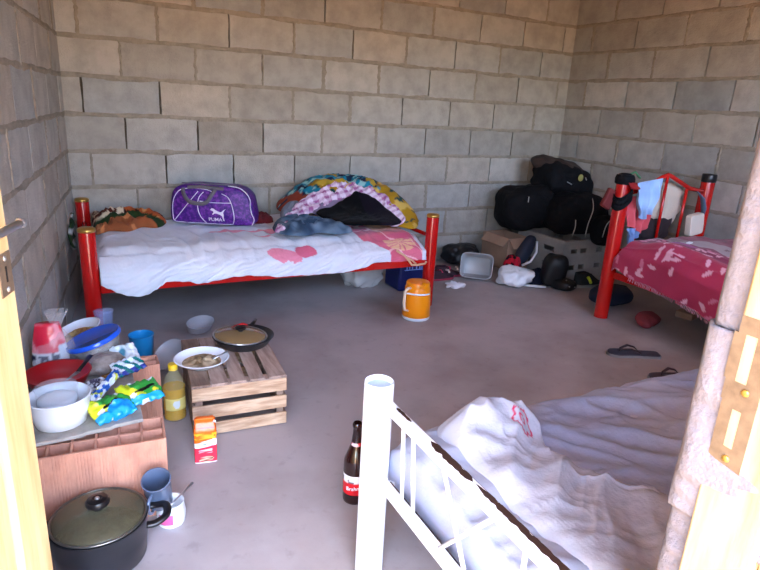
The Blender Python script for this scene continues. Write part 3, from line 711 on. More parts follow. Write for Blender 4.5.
for i, (x, y, r) in enumerate(((3.03, -.46, .3), (3.14, -.40, .1))):
    shoe('sandal', ('dark pink studded sandal nearest the red bed post, left of the pair', 'dark pink studded sandal beside the translucent tub, right of the pair')[i], (x, y, 0), .24, .09, .07, r-.3, (52, 24, 34), (150, 44, 66), group='sandals by the back wall',
         parts=[('stud', (230, 224, 224), [(.06, -.03, .052), (.075, 0, .056), (.07, .03, .052)], .007), ('bow', (200, 60, 90), [(.0, -.035, .05), (.01, 0, .06), (.0, .035, .05)], .008)])
T = thing('sneaker', 'dark sneaker with white sole curve leaning on the cardboard box', 'shoe', (3.70, -.50, .0)); T.location.z = 0
obj('upper', soft((3.72, -.52, .17), (.26, .09, .10), rz(.1) @ ry(-.95), e=2.6, n=40, amp=.1, seed=3), mat('navy_shoe', (34, 38, 54), rough=.7), T)
s = MB(); s.tube([(3.665, -.575, .08), (3.73, -.585, .105), (3.78, -.58, .17), (3.79, -.56, .25)], .009, 8); obj('sole', s, m_whitep, T)
s = patch([(3.50, -.56), (3.55, -.50), (3.63, -.47), (3.68, -.53), (3.63, -.60), (3.55, -.62)], lambda x, y: .002, .13, .03, 20, 4, lambda x, y, z: lin((196, 30, 50)) if nz(x*30, y*30, z*30) > -.1 else lin((20, 14, 20)))
tag(obj('red_garment', s, m_fab), 'red and black crumpled garment on the floor in front of the cardboard box', 'clothing')
s = patch([(3.50, -.70), (3.58, -.64), (3.72, -.64), (3.82, -.70), (3.76, -.78), (3.62, -.80)], lambda x, y: .002, .07, .03, 14, 14, lambda x, y, z: lin((26, 28, 44)))
tag(obj('navy_garment', s, m_fab), 'navy garment on the floor between the white bag and the black boot', 'clothing')
s = MB(); s.tube([(3.50, -.80, .012), (3.56, -.85, .014), (3.62, -.885, .012)], [.010, .016, .008], 10, flat=.6); tag(obj('shoe_sole', s, m_whitep), 'small white sole strip on the floor left of the black boot', 'sole')
T = thing('boot', 'black boot standing in front of the grey crate', 'boot', (3.70, -.88, 0))
obj('boot_shaft', soft((3.70, -.86, .12), (.16, .14, .22), rz(-.5) @ ry(.12), e=3.5, n=48, amp=.08, seed=2, flatz=1), mat('black_leather', (12, 12, 14), rough=.5), T)
obj('boot_foot', soft((3.725, -.935, .04), (.13, .17, .08), rz(.3), e=2.8, n=40, amp=.05, seed=5), mat('black_leather', (12, 12, 14)), T)
for p in ((3.70, -1.016, .045), (3.745, -1.02, .04), (3.69, -.99, .085)):
    s = MB(); s.lathe([(0, -.004), (.006, 0), (0, .004)], p, 10); obj('eyelet', s, mat('steel', (190, 192, 196)), T)
shoe('sneaker', 'black sneaker with yellow-green stripe beside the boot in front of the grey crate', (3.98, -.92, 0), .27, .10, .10, -.05, (24, 26, 26), (130, 128, 122), parts=[('stripe', (190, 210, 60), [(-.03, -.052, .035), (-.045, -.050, .06), (-.06, -.046, .08)], .010)])

# ------------------------------------------------------------ bed on the right
rb = thing('metal_bed', 'red tubular metal bed frame with peaked headboard along the right wall', 'bed', (3.915, -2.3, 0))
for i, (x, y) in enumerate(((3.548, -1.432), (4.29, -1.432), (3.56, -3.28), (4.29, -3.28))):
    h = .835 if i < 2 else .5
    p = MB(); p.lathe([(.040, 0), (.040, h-.01), (.039, h-.006), (0, h-.006)], (x, y, 0), 32); o = obj('post', p, m_red, rb, auto=.6)
    c = MB(); c.lathe([(.0415, h-.045), (.0425, h-.042), (.0425, h), (.039, h+.005), (0, h+.006)], (x, y, 0), 32); q = obj('post_cap', c, mat('black_cap', (22, 20, 22), rough=.35), o); q['label'] = 'black plastic cap'
p = MB(); p.tube([(3.60, -1.432, .735), (3.71, -1.432, .755), (3.86, -1.432, .822), (3.905, -1.432, .836), (3.95, -1.432, .822), (4.12, -1.432, .755), (4.25, -1.432, .735)], .0135, 12); obj('headboard_rail', p, m_red, rb)
p = MB(); p.tube([(3.60, -1.432, .40), (4.25, -1.432, .40)], .012, 12); obj('headboard_rail', p, m_red, rb)
for x, z in ((3.71, .755), (3.905, .83), (4.10, .76)):
    p = MB(); p.tube([(x, -1.432, .40), (x, -1.432, z)], .009, 10); obj('headboard_bar', p, m_red, rb)
for x in (3.56, 4.27):
    p = MB(); p.box((x, -2.356, .268), (.026, 1.80, .040)); obj('side_rail', p, m_red, rb, bev=.004)
p = MB(); p.box((3.915, -3.28, .268), (.63, .026, .04)); obj('end_rail', p, m_red, rb, bev=.004)
for i in range(8):
    p = MB(); p.box((3.915, -1.6-i*.215, .272), (.68, .06, .014)); obj('slat', p, mat('slat_wood', (150, 118, 84)), rb, smooth=False)
s = MB(); s.box((3.935, -2.36, .338), (.60, 1.70, .10)); tag(obj('mattress', s, mat('mattress_ticking', (96, 84, 90)), bev=.03), 'mattress under the crimson leaf-patterned spread on the right bed', 'mattress')
HEM2 = [(1.47, .33), (1.52, .315), (1.60, .292), (1.70, .282), (1.80, .272), (1.90, .258), (2.0, .240), (2.1, .215), (2.3, .19), (2.6, .2), (3.3, .2)]
def spread(u, v):
    y = -1.475-u*1.79; hz = interp(HEM2, -y); s = v*.92
    zt = .462+.018*nz(y*2.2, v*2, 3)+.010*(rid(y*6, v*9, 3)-.4)+.03*sm(-1.55, -1.75, y)*sm(-2.1, -1.8, y)
    if s < .70:
        x = 4.26-s*(.70/.70)*1.0; z = zt+.006*nz(x*9, y*9, 2)-.03*sm(.62, .70, s)**2
    else:
        t = (s-.70)/.22; x = 3.56-.036*sm(0, .35, t)-.010*(sin(y*23+nz(y*5, 1)*3)*.5+.5)*t; z = (zt-.03)+(hz-zt+.03)*t
    if y > -1.5: z -= .03*sm(-1.5, -1.475, y)
    return (x, y, z)
random.seed(11); LEAF = []
for kx in range(64):
    a = random.uniform(1.5, 3.2); b = random.uniform(0, .95); an = random.uniform(0, 6.3)
    for k in range(random.choice((3, 5))):
        LEAF.append((a+.045*k*cos(an)+.022*cos(an+PI/2)*(-1)**k, b+.045*k*sin(an)+.022*sin(an+PI/2)*(-1)**k,   .026, .011, an+.9*(-1)**k, random.random()))
def spcol(x, y, z):
    s = 4.26-x if x > 3.557 else .70+(.44-z)
    a = -y; c = lin((178, 52, 84))
    band = s+.10*(a-1.5)
    if band < .30: c = lin((150, 84, 104))
    if .30 < band < .46: c = lin((172, 156, 158))
    if .46 < band < .63: c = lin((136, 42, 78))
    if inel(a, s, 1.72, .50, .10, .05, .4) < 1: c = lin((168, 70, 150))
    c = mixc(c, lin((120, 20, 52)), max(0, nz(x*6, y*6, z*6))*.7)
    for p in LEAF:
        if abs(p[0]-a) < .035 and abs(p[1]-s) < .035 and inel(a, s, *p[:5]) < 1:
            if s > .44: c = lin((226, 168, 184)) if p[5] > .3 else lin((206, 120, 146))
            elif p[5] > .5: c = mixc(c, lin((110, 70, 84)), .7)
    if s > .9 and False: c = c
    return c
s = MB(); s.grid(spread, 230, 130, spcol)
sp_ = tag(obj('bedspread', s, m_sheet, solid=.004), 'crimson bedspread with pale leaf pattern draped over the right bed', 'bedspread')
s = MB()
for i in range(95):
    y = -1.60-i*.0085; hz = interp(HEM2, -y)
    s.tube([(3.518, y, hz+.004), (3.515+random.uniform(-.006, .006), y+random.uniform(-.004, .004), hz-.018)], .0016, 4)
o = obj('fringe', s, mat('fringe_pink', (214, 150, 170), rough=.9), sp_); o['kind'] = 'stuff'
s = MB(); s.box((3.78, -1.735, .507), (.045, .02, .006), rz(.3)); tag(obj('paper_scrap', s, m_whitep, smooth=False), 'small white packet lying on the crimson spread', 'packet')
# cloths hung on the headboard
def hang(x0, x1, y, ztop, ybk, zbot, colf, name, label, cat, seed, nar=.6, m=m_fab, off=.0):
    s = MB()
    def f(u, v):
        w = 1-(1-nar)*sm(.45, 1, v); x = x0+(x1-x0)*(.5+(u-.5)*w)+.01*nz(u*3, v*3, seed)
        fold = .013*sin(u*15+seed+v*2)+.006*sin(u*31+v*3); tt = ztop(x) if callable(ztop) else ztop
        b = zbot+.035*(abs(u-.5)*2)**2-.02*sin(u*6+seed)
        yy = y-.03-fold*min(1, v*3)-.012*v
        z = tt+.017+(b-tt)*v
        return (x, yy+off, z+.0*u)
    s.grid(f, 40, 40, colf); return tag(obj(name, s, m, solid=.004), label, cat)
hr = lambda x: .735+.10*max(0, 1-abs(x-3.905)/.2)
hang(3.57, 3.77, -1.432, lambda x: hr(x)-.03, 0, .50, lambda x, y, z: mixc(lin((216, 96, 104)), lin((190, 70, 84)), nz(x*20, z*20)), 'pink_cloth', 'salmon pink cloth hanging on the right bed headboard under the pale blue one', 'cloth', 3, .7)
hang(3.575, 3.775, -1.452, lambda x: .785+(x-3.575)*.12, 0, .585, lambda x, y, z: mixc(lin((176, 206, 240)), lin((140, 170, 210)), .5+nz(x*12, z*12)), 'pale_blue_cloth', 'pale blue cloth hanging over the headboard of the right bed', 'cloth', 1, .45, off=-.018)
hang(3.60, 3.70, -1.432, .52, 0, .44, lambda x, y, z: lin((120, 150, 196)), 'blue_rag', 'blue rag end showing below the pink cloth at the near headboard post', 'cloth', 6, .8, off=.0)
T = thing('cap', 'black and red cap perched on the near post of the right bed headboard', 'cap', (3.55, -1.432, .785))
s = MB(); s.lathe([(.047, 0.0), (.053, .004), (.052, .03), (.045, .05), (.02, .06), (0, .061)], (3.55, -1.432, .842-.055), 30, wob=.12); obj('crown', s, m_blk, T)
s = MB(); s.grid(lambda u, v: (3.56-.035+.07*u, -1.432-.05-.045*v*(1-(2*u-1)**2*.5), .80-.03*v), 10, 6); obj('peak', s, mat('red_cloth', (150, 26, 30), rough=.7), T, solid=.004)
s = MB()
s.grid(lambda u, v: (3.55-.052*cos(u*4.4-.6)*1.0, -1.432-.052*sin(u*4.4-.6), .745-.07*v-.03*sin(u*7)+.004*sin(v*30)), 40, 12); tag(obj('black_strap', s, m_blk, solid=.006), 'black strap wrapped around the near post of the right headboard', 'strap')
s = MB(); s.box((3.485, -1.40, .70), (.07, .03, .11), ry(.45)); tag(obj('red_patch', s, mat('faded_red', (104, 34, 32), rough=.8), bev=.008), 'faded red cloth patch hanging left of the near headboard post', 'cloth')
tag(obj('beige_bag', soft((3.97, -1.36, .665), (.34, .10, .24), ry(.25), e=3, n=56, amp=.3, fr=12, seed=7), mat('beige_cloth', (206, 190, 170), rough=.85, bump=.4, bscale=40)), 'beige cloth bag hanging behind the bars of the right headboard', 'bag')
tag(obj('dark_bag', soft((3.93, -1.36, .515), (.34, .11, .18), e=2.6, n=56, amp=.2, fr=12, seed=5), mat('dark_brown_cloth', (44, 32, 34), rough=.85, bump=.4)), 'dark brown bag hanging low behind the right headboard', 'bag')
s = soft((4.155, -1.49, .545), (.12, .045, .13), ry(-.15), e=9, n=56, amp=.05, fr=10); tag(obj('paper_bag', s, mat('cream_paper', (226, 214, 196), rough=.8)), 'small cream paper bag leaning on the headboard by the far post', 'bag')
s = MB(); s.tube([(4.15, -1.47, .74), (4.20, -1.478, .70), (4.225, -1.482, .64), (4.23, -1.482, .585)], [.006, .018, .022, .01], 10, flat=.4); tag(obj('blue_cloth', s, mat('slate_cloth', (92, 108, 130), rough=.85)), 'slate blue cloth tucked beside the far headboard post', 'cloth')
s = MB(); s.tube([(3.63, -1.38, .77), (3.65, -1.37, .83), (3.70, -1.37, .845), (3.74, -1.38, .81)], .006, 8); tag(obj('green_cord', s, mat('green_cord', (70, 130, 90), rough=.6)), 'green cord looped behind the pale blue cloth', 'cord')
# under and in front of it
tag(obj('blue_bundle', soft((3.80, -1.28, .06), (.30, .20, .12), e=2.4, n=48, amp=.2, fr=9, seed=2, flatz=.9), mat('dark_blue_cloth', (26, 32, 54), rough=.8)), 'dark blue bundle on the floor behind the near post of the right bed', 'bundle')
s = MB(); s.box((4.1, -1.62, .02), (.16, .10, .04), rz(.2)); tag(obj('small_box', s, m_card, bev=.004), 'small tan box on the floor under the right bed', 'box')
tag(obj('red_cloth', soft((3.70, -1.63, .03), (.20, .12, .07), rz(.5), e=2.2, n=48, amp=.35, fr=12, seed=6, flatz=.8), mat('faded_crimson', (140, 56, 64), rough=.85, bump=.3)), 'crumpled faded red cloth on the floor near the flip-flops', 'cloth')
def flipflop(label, c, rot):
    T = thing('flip_flop', label, 'flip-flop', c, 'flip-flops on the floor'); c = Vector(c); R = rz(rot)
    out = spline([(-.13, 0), (-.12, .032), (-.05, .034), (.02, .036), (.09, .044), (.13, .025), (.135, -.01), (.11, -.038), (.04, -.042), (-.04, -.032), (-.12, -.030)], 60)
    for nm, z0, z1, k, m in (('sole', .0, .012, 1, mat('grey_foam', (118, 116, 118), rough=.7)), ('footbed', .012, .017, .96, mat('dark_foam', (60, 58, 70), rough=.8))):
        s = MB(); n = 60; s.add([c+R @ Vector((a*k, b*k, z)) for z in (z0, z1) for a, b in out], [(i, (i+1) % n, (i+1) % n+n, i+n) for i in range(n)]+[tuple(range(n))[::-1], tuple(range(n, 2*n))]); obj(nm, s, m, T, auto=.6)
    for sg in (-1, 1):
        s = MB(); s.tube([c+R @ Vector(p) for p in ((.075, .0, .018), (.07, sg*.006, .034), (.03, sg*.026, .044), (-.01, sg*.034, .032), (-.03, sg*.033, .014))], [.004, .006, .007, .006, .004], 8, flat=.5); obj('strap', s, mat('maroon_rubber', (40, 22, 28), rough=.5), T)
    return T
flipflop('grey flip-flop with dark strap lying free on the floor between the beds', (3.25, -1.92, 0), math.radians(152))
flipflop('flip-flop half hidden behind the edge of the white bed', (3.21, -2.19, 0), math.radians(160))

# ------------------------------------------------------------ kitchen corner: hollow bricks, board, crate
m_clay = mat('fired_clay', (206, 148, 122), col2=(188, 132, 110), rough=.85, vscale=16, stretch=(1.5, 1.5, .8), bump=.5, bscale=30, spec=.2)
def hollow(name, label, c, rot, L, D_, H, nx, ny, group=None):
    """hollow clay block standing on end: open cells on top, grooved faces"""
    R = rz(rot); c = Vector(c); mb = MB(); w = .0065
    def bx_(a, b, e, f, z0=0, z1=H): mb.box(c+R @ Vector(((a+b)/2, (e+f)/2, (z0+z1)/2)), (b-a, f-e, z1-z0), R)
    for i in range(nx+1):
        x = -L/2+w/2+i*(L-w)/nx; bx_(x-w/2, x+w/2, -D_/2+.001, D_/2-.001, 0, H-random.uniform(0, .004))
    for j in range(ny+1):
        y = -D_/2+w/2+j*(D_-w)/ny; bx_(-L/2, L/2, y-w/2, y+w/2, 0, H-(0 if j in (0, ny) else .003))
    # shallow vertical ribs on the outer faces
    random.seed(5)
    for i in range(nx):
        for q in range(6):
            x = -L/2+(i+.12+q*.13)*L/nx
            bx_(x, x+.0058, -D_/2-.0012, -D_/2+.002, 0, H-.001); bx_(x, x+.0058, D_/2-.002, D_/2+.0012, 0, H-.001)
    for j in range(ny):
        for q in range(7):
            y = -D_/2+(j+.12+q*.125)*D_/ny; bx_(L/2-.002, L/2+.0012, y, y+.0022, 0, H-.001)
    return tag(obj(name, mb, m_clay, bev=.0012), label, 'brick', group)
TOPZ = .238
hollow('hollow_brick', 'orange hollow clay brick standing in front, its row of open cells visible, behind the pot', (.822, -2.150, 0), math.radians(-4), .345, .125, TOPZ, 6, 2, 'hollow clay bricks')
hollow('hollow_brick', 'orange hollow clay brick beside the oil bottle, holding up the board', (.95, -1.665, 0), 0, .18, .085, .225, 3, 2, 'hollow clay bricks')
m_board = mat('grey_board', (176, 168, 158), rough=.8, col2=(140, 132, 124), vscale=10, bump=.2)
def slab(name, label, pts, z0, z1, m):
    n = len(pts); s = MB(); s.add([(x, y, z0) for x, y in pts]+[(x, y, z1) for x, y in pts], [tuple(range(n))[::-1], tuple(range(n, 2*n))]+[(i, (i+1) % n, (i+1) % n+n, i+n) for i in range(n)])
    return tag(obj(name, s, m, bev=.002), label, 'board')
slab('board', 'grey board lying on the hollow bricks under the dishes', [(.645, -2.146), (.79, -2.140), (.80, -2.132), (.86, -2.130), (.87, -2.122), (.945, -2.115), (.945, -1.715), (.90, -1.36), (.70, -1.34), (.66, -1.6)], TOPZ+.0005, TOPZ+.012, m_board)
hollow('hollow_brick', 'orange hollow clay brick at the back left under the board by the wall', (.80, -1.42, 0), 0, .17, .085, TOPZ, 3, 2, 'hollow clay bricks')
B = TOPZ+.0125
# pot
PC = Vector((.812, -2.335, 0)); pot = thing('cooking_pot', 'large dark cooking pot with glass lid on the floor before the hollow brick', 'pot', PC)
m_pot = mat('dark_nonstick', (30, 30, 34), rough=.38, coat=.2)
s = MB(); s.lathe([(0, 0), (.092, 0), (.103, .012), (.1095, .07), (.1115, .118), (.1145, .122), (.114, .125), (.108, .123), (.106, .07), (.098, .014), (0, .008)], PC, 64); obj('pot_body', s, m_pot, pot, auto=.9)
s = MB(); s.lathe([(0, .07), (.06, .07), (.105, .071)], PC, 48); obj('pot_contents', s, mat('stew', (66, 60, 46), col2=(120, 110, 84), rough=.5, vscale=30, bump=.5), pot)
m_glass = film('lid_glass', (112, 106, 82), dens=.5, rough=.12)
LC = PC+Vector((0, 0, .126))
s = MB(); s.lathe([(.106, 0), (.10, .005), (.08, .013), (.05, .020), (.02, .023), (0, .024)], LC, 64); ld = obj('pot_lid', s, m_glass, pot); ld['label'] = 'steamed-up glass lid'
s = MB(); s.tube([LC+Vector((.108*cos(a), .108*sin(a), .001)) for a in [2*PI*i/64 for i in range(64)]], .003, 8, closed=True); obj('lid_rim', s, mat('steel_rim', (120, 118, 112), rough=.3, metal=.8), ld)
s = MB(); s.lathe([(.012, .022), (.012, .032), (.026, .036), (.028, .042), (.024, .050), (.012, .053), (.010, .051), (0, .051)], LC, 36); s2 = obj('lid_knob', s, mat('black_bakelite', (22, 20, 22), rough=.3), ld, auto=.8)
s = MB(); s.lathe([(.006, .051), (.005, .0545), (0, .055)], LC, 16); obj('knob_screw', s, mat('steel', (190, 192, 196)), ld)
for ang_, nm in ((math.radians(-6), 'handle'), (math.radians(174), 'handle')):
    dv = Vector((cos(ang_), sin(ang_), 0)); pv = Vector((-dv.y, dv.x, 0)); h0 = PC+Vector((0, 0, .102)); s = MB()
    q = spline([h0+dv*.108-pv*.036, h0+dv*.128-pv*.036, h0+dv*.152-pv*.024+Vector((0, 0, .006)), h0+dv*.158+Vector((0, 0, .008)), h0+dv*.152+pv*.024+Vector((0, 0, .006)), h0+dv*.128+pv*.036, h0+dv*.108+pv*.036], 24, False)
    s.tube(q, .0105, 12, flat=.75); obj(nm, s, mat('black_bakelite', (22, 20, 22)), pot)
# mug in a white cup
T = thing('plastic_tub', 'small white plastic tub with pink print standing under the grey blue mug', 'tub', (.988, -2.262, 0))
s = MB(); s.lathe([(0, 0), (.033, 0), (.036, .004), (.038, .03), (.034, .062), (.036, .066), (.033, .066), (.030, .06), (.034, .03), (.031, .006), (0, .005)], (.988, -2.262, 0), 36, wob=.05); obj('tub_body', s, m_whitep, T)
s = MB(); s.grid(lambda u, v: (.988+.0388*cos(-2.6+u*1.0), -2.262+.0388*sin(-2.6+u*1.0), .015+.03*v), 10, 4); obj('tub_print', s, mat('pink_print', (206, 90, 140), rough=.5), T, solid=.0006)
mgp = Vector((.962, -2.262, .072)); RM = rz(.2) @ rx(math.radians(19)) @ ry(math.radians(-10)) @ Matrix.Diagonal((1.02, 1.02, 1.15)); mug = thing('mug', 'grey blue metal mug tilted on the white tub beside the pot', 'mug', mgp)
m_mug = mat('grey_blue_enamel', (88, 102, 126), rough=.28, coat=.3)
s = MB(); s.lathe([(0, 0), (.028, 0), (.031, .003), (.033, .04), (.0345, .086), (.0365, .089), (.034, .090), (.032, .086), (.0305, .04), (.028, .006), (0, .005)], mgp, 44, RM); obj('mug_body', s, m_mug, mug, auto=1)
s = MB(); s.tube([mgp+RM @ Vector(p) for p in spline([(-.022, -.026, .072), (-.034, -.040, .070), (-.040, -.048, .05), (-.034, -.042, .028), (-.021, -.026, .022)], 20, False)], .0045, 10); obj('handle', s, m_mug, mug)
s = MB(); s.tube([(.97, -2.31, .078), (1.02, -2.262, .082), (1.05, -2.235, .088)], [.003, .0032, .006], 8, flat=.6); tag(obj('spoon', s, mat('steel', (190, 192, 196))), 'thin steel spoon handle lying between the mug and the white tub', 'spoon')

# big white bowl with clear tub inside
BC = Vector((.742, -2.055, B)); bw = thing('bowl', 'big white bowl at the front left of the board, next to the open door', 'bowl', BC)
s = MB(); s.lathe([(0, 0), (.052, 0), (.062, .004), (.072, .04), (.077, .078), (.080, .082), (.0775, .085), (.074, .082), (.068, .04), (.058, .008), (0, .006)], BC, 64); obj('bowl_body', s, m_whitep, bw, auto=1)
T = thing('food_tub', 'clear tub with white contents standing inside the big white bowl', 'tub', BC+Vector((0, .0, .012)))
s = MB(); s.lathe([(.048, .0), (.052, .09), (.054, .094)], BC+Vector((-.004, .006, .012)), 40); obj('tub_body', s, film('clear_hard', (210, 222, 232), dens=.2, rough=.05), T)
s = MB(); s.lathe([(0, .045), (.0495, .045), (.048, .06), (.03, .062), (0, .060)], BC+Vector((-.004, .006, .012)), 36); o = obj('contents', s, m_whitep, T); o['label'] = 'white cream'
s = MB(); s.lathe([(0, .001), (.047, .001), (.0485, .044), (0, .0445)], BC+Vector((-.004, .006, .012)), 36); obj('lower_contents', s, mat('grey_contents', (40, 44, 56), rough=.4), T)
# red dish
RC = Vector((.735, -1.825, B+.0)); T = thing('dish', 'red flat dish behind the big white bowl', 'dish', RC)
s = MB(); s.lathe([(0, 0), (.06, 0), (.078, .020), (.092, .048), (.094, .050), (.089, .049), (.06, .040), (.03, .042), (0, .044)], RC, 56, sx=1); obj('dish_body', s, mat('red_plastic', (176, 18, 26), rough=.35), T)
kn = thing('knife', 'black-handled knife lying over the edge of the red dish', 'knife', (.79, -1.83, B+.04))
s = MB(); s.tube([(.79, -1.865, B+.058), (.828, -1.78, B+.070)], [.006, .008], 10, flat=.5); obj('handle', s, mat('black_bakelite', (22, 20, 22)), kn)
s = MB(); s.tube([(.79, -1.865, B+.058), (.758, -1.91, B+.056)], [.009, .002], 8, flat=.12); obj('blade', s, mat('steel', (190, 192, 196)), kn)
# tied plastic bag with a red packet
T = thing('plastic_bag', 'tied translucent plastic bag holding a red packet against the left wall', 'plastic bag', (.725, -1.66, B))
s = MB()
def bagf(u, v):
    a = 2*PI*u; r = [.058, .064, .062, .055, .03, .012, .022, .034][min(7, int(v*7))]; r2 = [.058, .064, .062, .055, .03, .012, .022, .034][min(7, int(v*7)+1)]; t = v*7-int(v*7); r = r+(r2-r)*t
    r *= 1+.18*nz(cos(a)*2.5, sin(a)*2.5, v*4)+.10*sin(a*9)*sm(.4, .8, v); return Vector((.722+r*cos(a)+.02*v, -1.66+r*sin(a)*.8, B+.19*v))
s.grid(bagf, 60, 28, cu=True); obj('bag_film', s, film('bag_film', (236, 236, 238), dens=.16, rough=.2), T)
s = MB()
s.grid(lambda u, v: Vector((.712+(.056-.006*v)*cos(2*PI*u)*(1-.3*v*v), -1.66+.036*sin(2*PI*u)*(1-.5*v*v), B+.002+.150*v)), 40, 20, lambda x, y, z: (lin((234, 226, 226)) if nz(x*60, z*70, 3) > -.02 else lin((40, 30, 60))) if (z-B < .06 and x < .74) else (lin((206, 214, 222)) if x > .74 and z-B < .08 else mixc(lin((214, 34, 62)), lin((240, 150, 160)), sm(.1, .4, nz(x*40, y*40, z*18)))), cu=True)
s.f += [tuple(range(40))[::-1], tuple(range(20*40, 21*40))]; o = obj('packet', s, m_glossv, T); o['label'] = 'red packet with white and dark print'
# white bowl with food, tilted
def bowl_food(name, label, c, r, h, R, foodcols, seed):
    T = thing(name, label, 'bowl', c); c = Vector(c)
    s = MB(); s.lathe([(0, 0), (r*.45, 0), (r*.5, .004), (r*.78, h*.5), (r*.97, h*.94), (r*1.03, h), (r*.98, h+.002), (r*.94, h*.93), (r*.75, h*.52), (r*.45, .008), (0, .008)], c, 56, R); obj('bowl_body', s, m_enamelw, T, auto=1)
    s = MB()
    def ff(u, v):
        a = 2*PI*u; q = v*r*.76; return c+R @ Vector((q*cos(a), q*sin(a)*.9, h*.50+.016*(1-v*v)+.010*(rid(q*cos(a)*50+seed, q*sin(a)*50, seed)-.4)*(1-v**4)-.002))
    s.grid(ff, 60, 18, lambda x, y, z: mixc(lin(foodcols[0]), lin(foodcols[1]), .5+1.3*nz(x*45, y*45, z*45)), cu=True); o = obj('food', s, mat('food', vcol=True, rough=.6, bump=.5, bscale=90), T); o['kind'] = 'stuff'
    return T
bowl_food('bowl', 'white bowl of food tilted on the back of the board behind the blue-lidded container', (.800, -1.50, B+.012), .088, .044, ry(math.radians(-20)) @ rx(math.radians(2)), ((204, 180, 120), (150, 110, 60)), 4)
# blue-lidded container, tilted
QC = Vector((.858, -1.655, B+.022)); RQ = ry(math.radians(-17)) @ rx(math.radians(-3)) @ Matrix.Diagonal((1.07, 1.07, .95)); T = thing('food_container', 'clear food container with round blue lid, tilted on the board', 'container', QC)
s = MB(); s.lathe([(0, 0), (.062, 0), (.068, .004), (.078, .058)], QC, 48, RQ); obj('container_body', s, film('clear_hard2', (190, 190, 190), dens=.22, rough=.1), T)
s = MB(); s.lathe([(0, .003), (.060, .003), (.072, .045), (.05, .05), (0, .048)], QC, 48, RQ, col=None, wob=.08); o = obj('food', s, mat('grey_food', (150, 140, 132), col2=(110, 98, 88), rough=.7, vscale=30, bump=.6), T)
s = MB(); s.lathe([(.079, .052), (.084, .054), (.085, .064), (.081, .070), (.074, .069), (.070, .066), (0, .067)], QC, 56, RQ); o = obj('container_lid', s, mat('royal_blue_plastic', (28, 88, 205), rough=.22, coat=.4), T, auto=1); o['label'] = 'glossy royal blue lid'
# clear cup, small white box, aqua cup
T = thing('glass', 'clear plastic cup behind the blue-lidded container', 'cup', (.885, -1.40, B))
s = MB(); s.lathe([(0, 0), (.024, 0), (.026, .003), (.034, .082), (.036, .084)], (.885, -1.40, B), 36); obj('cup_body', s, film('clear_blue', (150, 170, 220), dens=.4, rough=.05), T)
s = MB(); s.box((.842, -1.205, .03), (.05, .04, .06)); s.box((.842, -1.205, .066), (.04, .03, .012)); 
T = thing('carton', 'small white carton standing on the floor by the left bed post', 'carton', (.80, -1.05, 0))
s = MB(); s.box((.80, -1.05, .075), (.06, .05, .15)); obj('carton_body', s, m_whitep, T, bev=.003)
s = MB(); s.box((.80, -1.05, .156), (.054, .02, .012)); obj('carton_flap', s, m_whitep, T, bev=.002)
CP = Vector((1.03, -1.15, 0)); T = thing('cup', 'bright blue plastic cup on the floor behind the hollow brick', 'cup', CP)
s = MB(); s.lathe([(0, 0), (.040, 0), (.043, .003), (.051, .12), (.0535, .124), (.0505, .124), (.048, .115), (.041, .008), (0, .006)], CP, 44); obj('cup_body', s, mat('aqua_plastic', (30, 148, 212), rough=.3, coat=.3), T, auto=1)

# packets on the board
def pouch(name, label, c, dx, dy, dz, R, colf, m=m_glossv, fr=25, seed=0, cat='packet'):
    c = Vector(c); mb = MB(); n = 34
    inv = R.transposed()
    def f(sg):
        def g(u, v):
            a, b = 2*u-1, 2*v-1; k = max(0, (1-abs(a)**3.5)*(1-abs(b)**3.0))**.6
            z = sg*dz/2*k*(1+.5*nz(a*2, b*2, seed))+.005*nz(a*3+seed, b*3, sg*k)*1.2
            return c+R @ Vector((a*dx/2*(1-.06*abs(b)), b*dy/2, z+.003*sin(a*16)*(abs(b) > .85)))
        return g
    cc = (lambda x, y, z: colf(*(inv @ (Vector((x, y, z))-c)))) if colf else None
    mb.grid(f(1), n, n, cc); mb.grid(f(-1), n, n, cc)
    return tag(obj(name, mb, m, solid=.0008), label, cat)
def gb(x, y, z):
    t = x*12+y*9+nz(x*18, y*18, 3)*1.4
    c = lin((32, 160, 214)) if y < -.022+.3*x*0 else lin((46, 150, 60)) if t > -.2 else lin((208, 220, 40))
    if y > -.02 and nz(x*26, y*26, 8) > .2: c = lin((226, 232, 60))
    if inel(x, y, .012, .0, .034, .006, .2) < 1: c = lin((12, 22, 22))
    if nz(x*40, y*34, 15) > .36: c = lin((230, 240, 244))
    return c
def gb2(x, y, z):
    c = gb(x+.01, y, z)
    if inel(x, y, .012, -.022, .038, .026, .3) < 1: c = lin((24, 150, 226))
    return c
pouch('snack_packet', 'green, yellow and blue packet nearest the front edge of the board', (.868, -2.075, B+.028), .12, .085, .04, rz(.42) @ rx(.35), gb2, seed=3)
pouch('snack_packet', 'green and yellow packet with blue edge sticking out over the board toward the oil bottle', (.948, -2.02, B+.034), .125, .085, .028, rz(.30) @ rx(.40), gb, seed=7)
pouch('snack_sachet', 'long thin blue and white sachet slanting across the board', (.858, -1.975, B+.05), .165, .028, .012, rz(1.02) @ ry(-.15) @ rx(.5), lambda x, y, z: lin((40, 90, 170)) if nz(x*50, y*50, 2) > 0 else (lin((220, 230, 240)) if nz(x*40, y*60, 5) > -.15 else lin((190, 200, 60))), seed=4)
pouch('sachet', 'white sachet with green and navy stripes beside the blue-lidded container', (.932, -1.845, B+.045), .105, .062, .018, rz(.55) @ rx(.45), lambda x, y, z: lin((20, 110, 110)) if abs(math.fmod(x*1.0+y*.6+2, .035)-.012) < .008 and y < .02 else (lin((50, 60, 140)) if y < -.018 else lin((226, 238, 248))), seed=6)
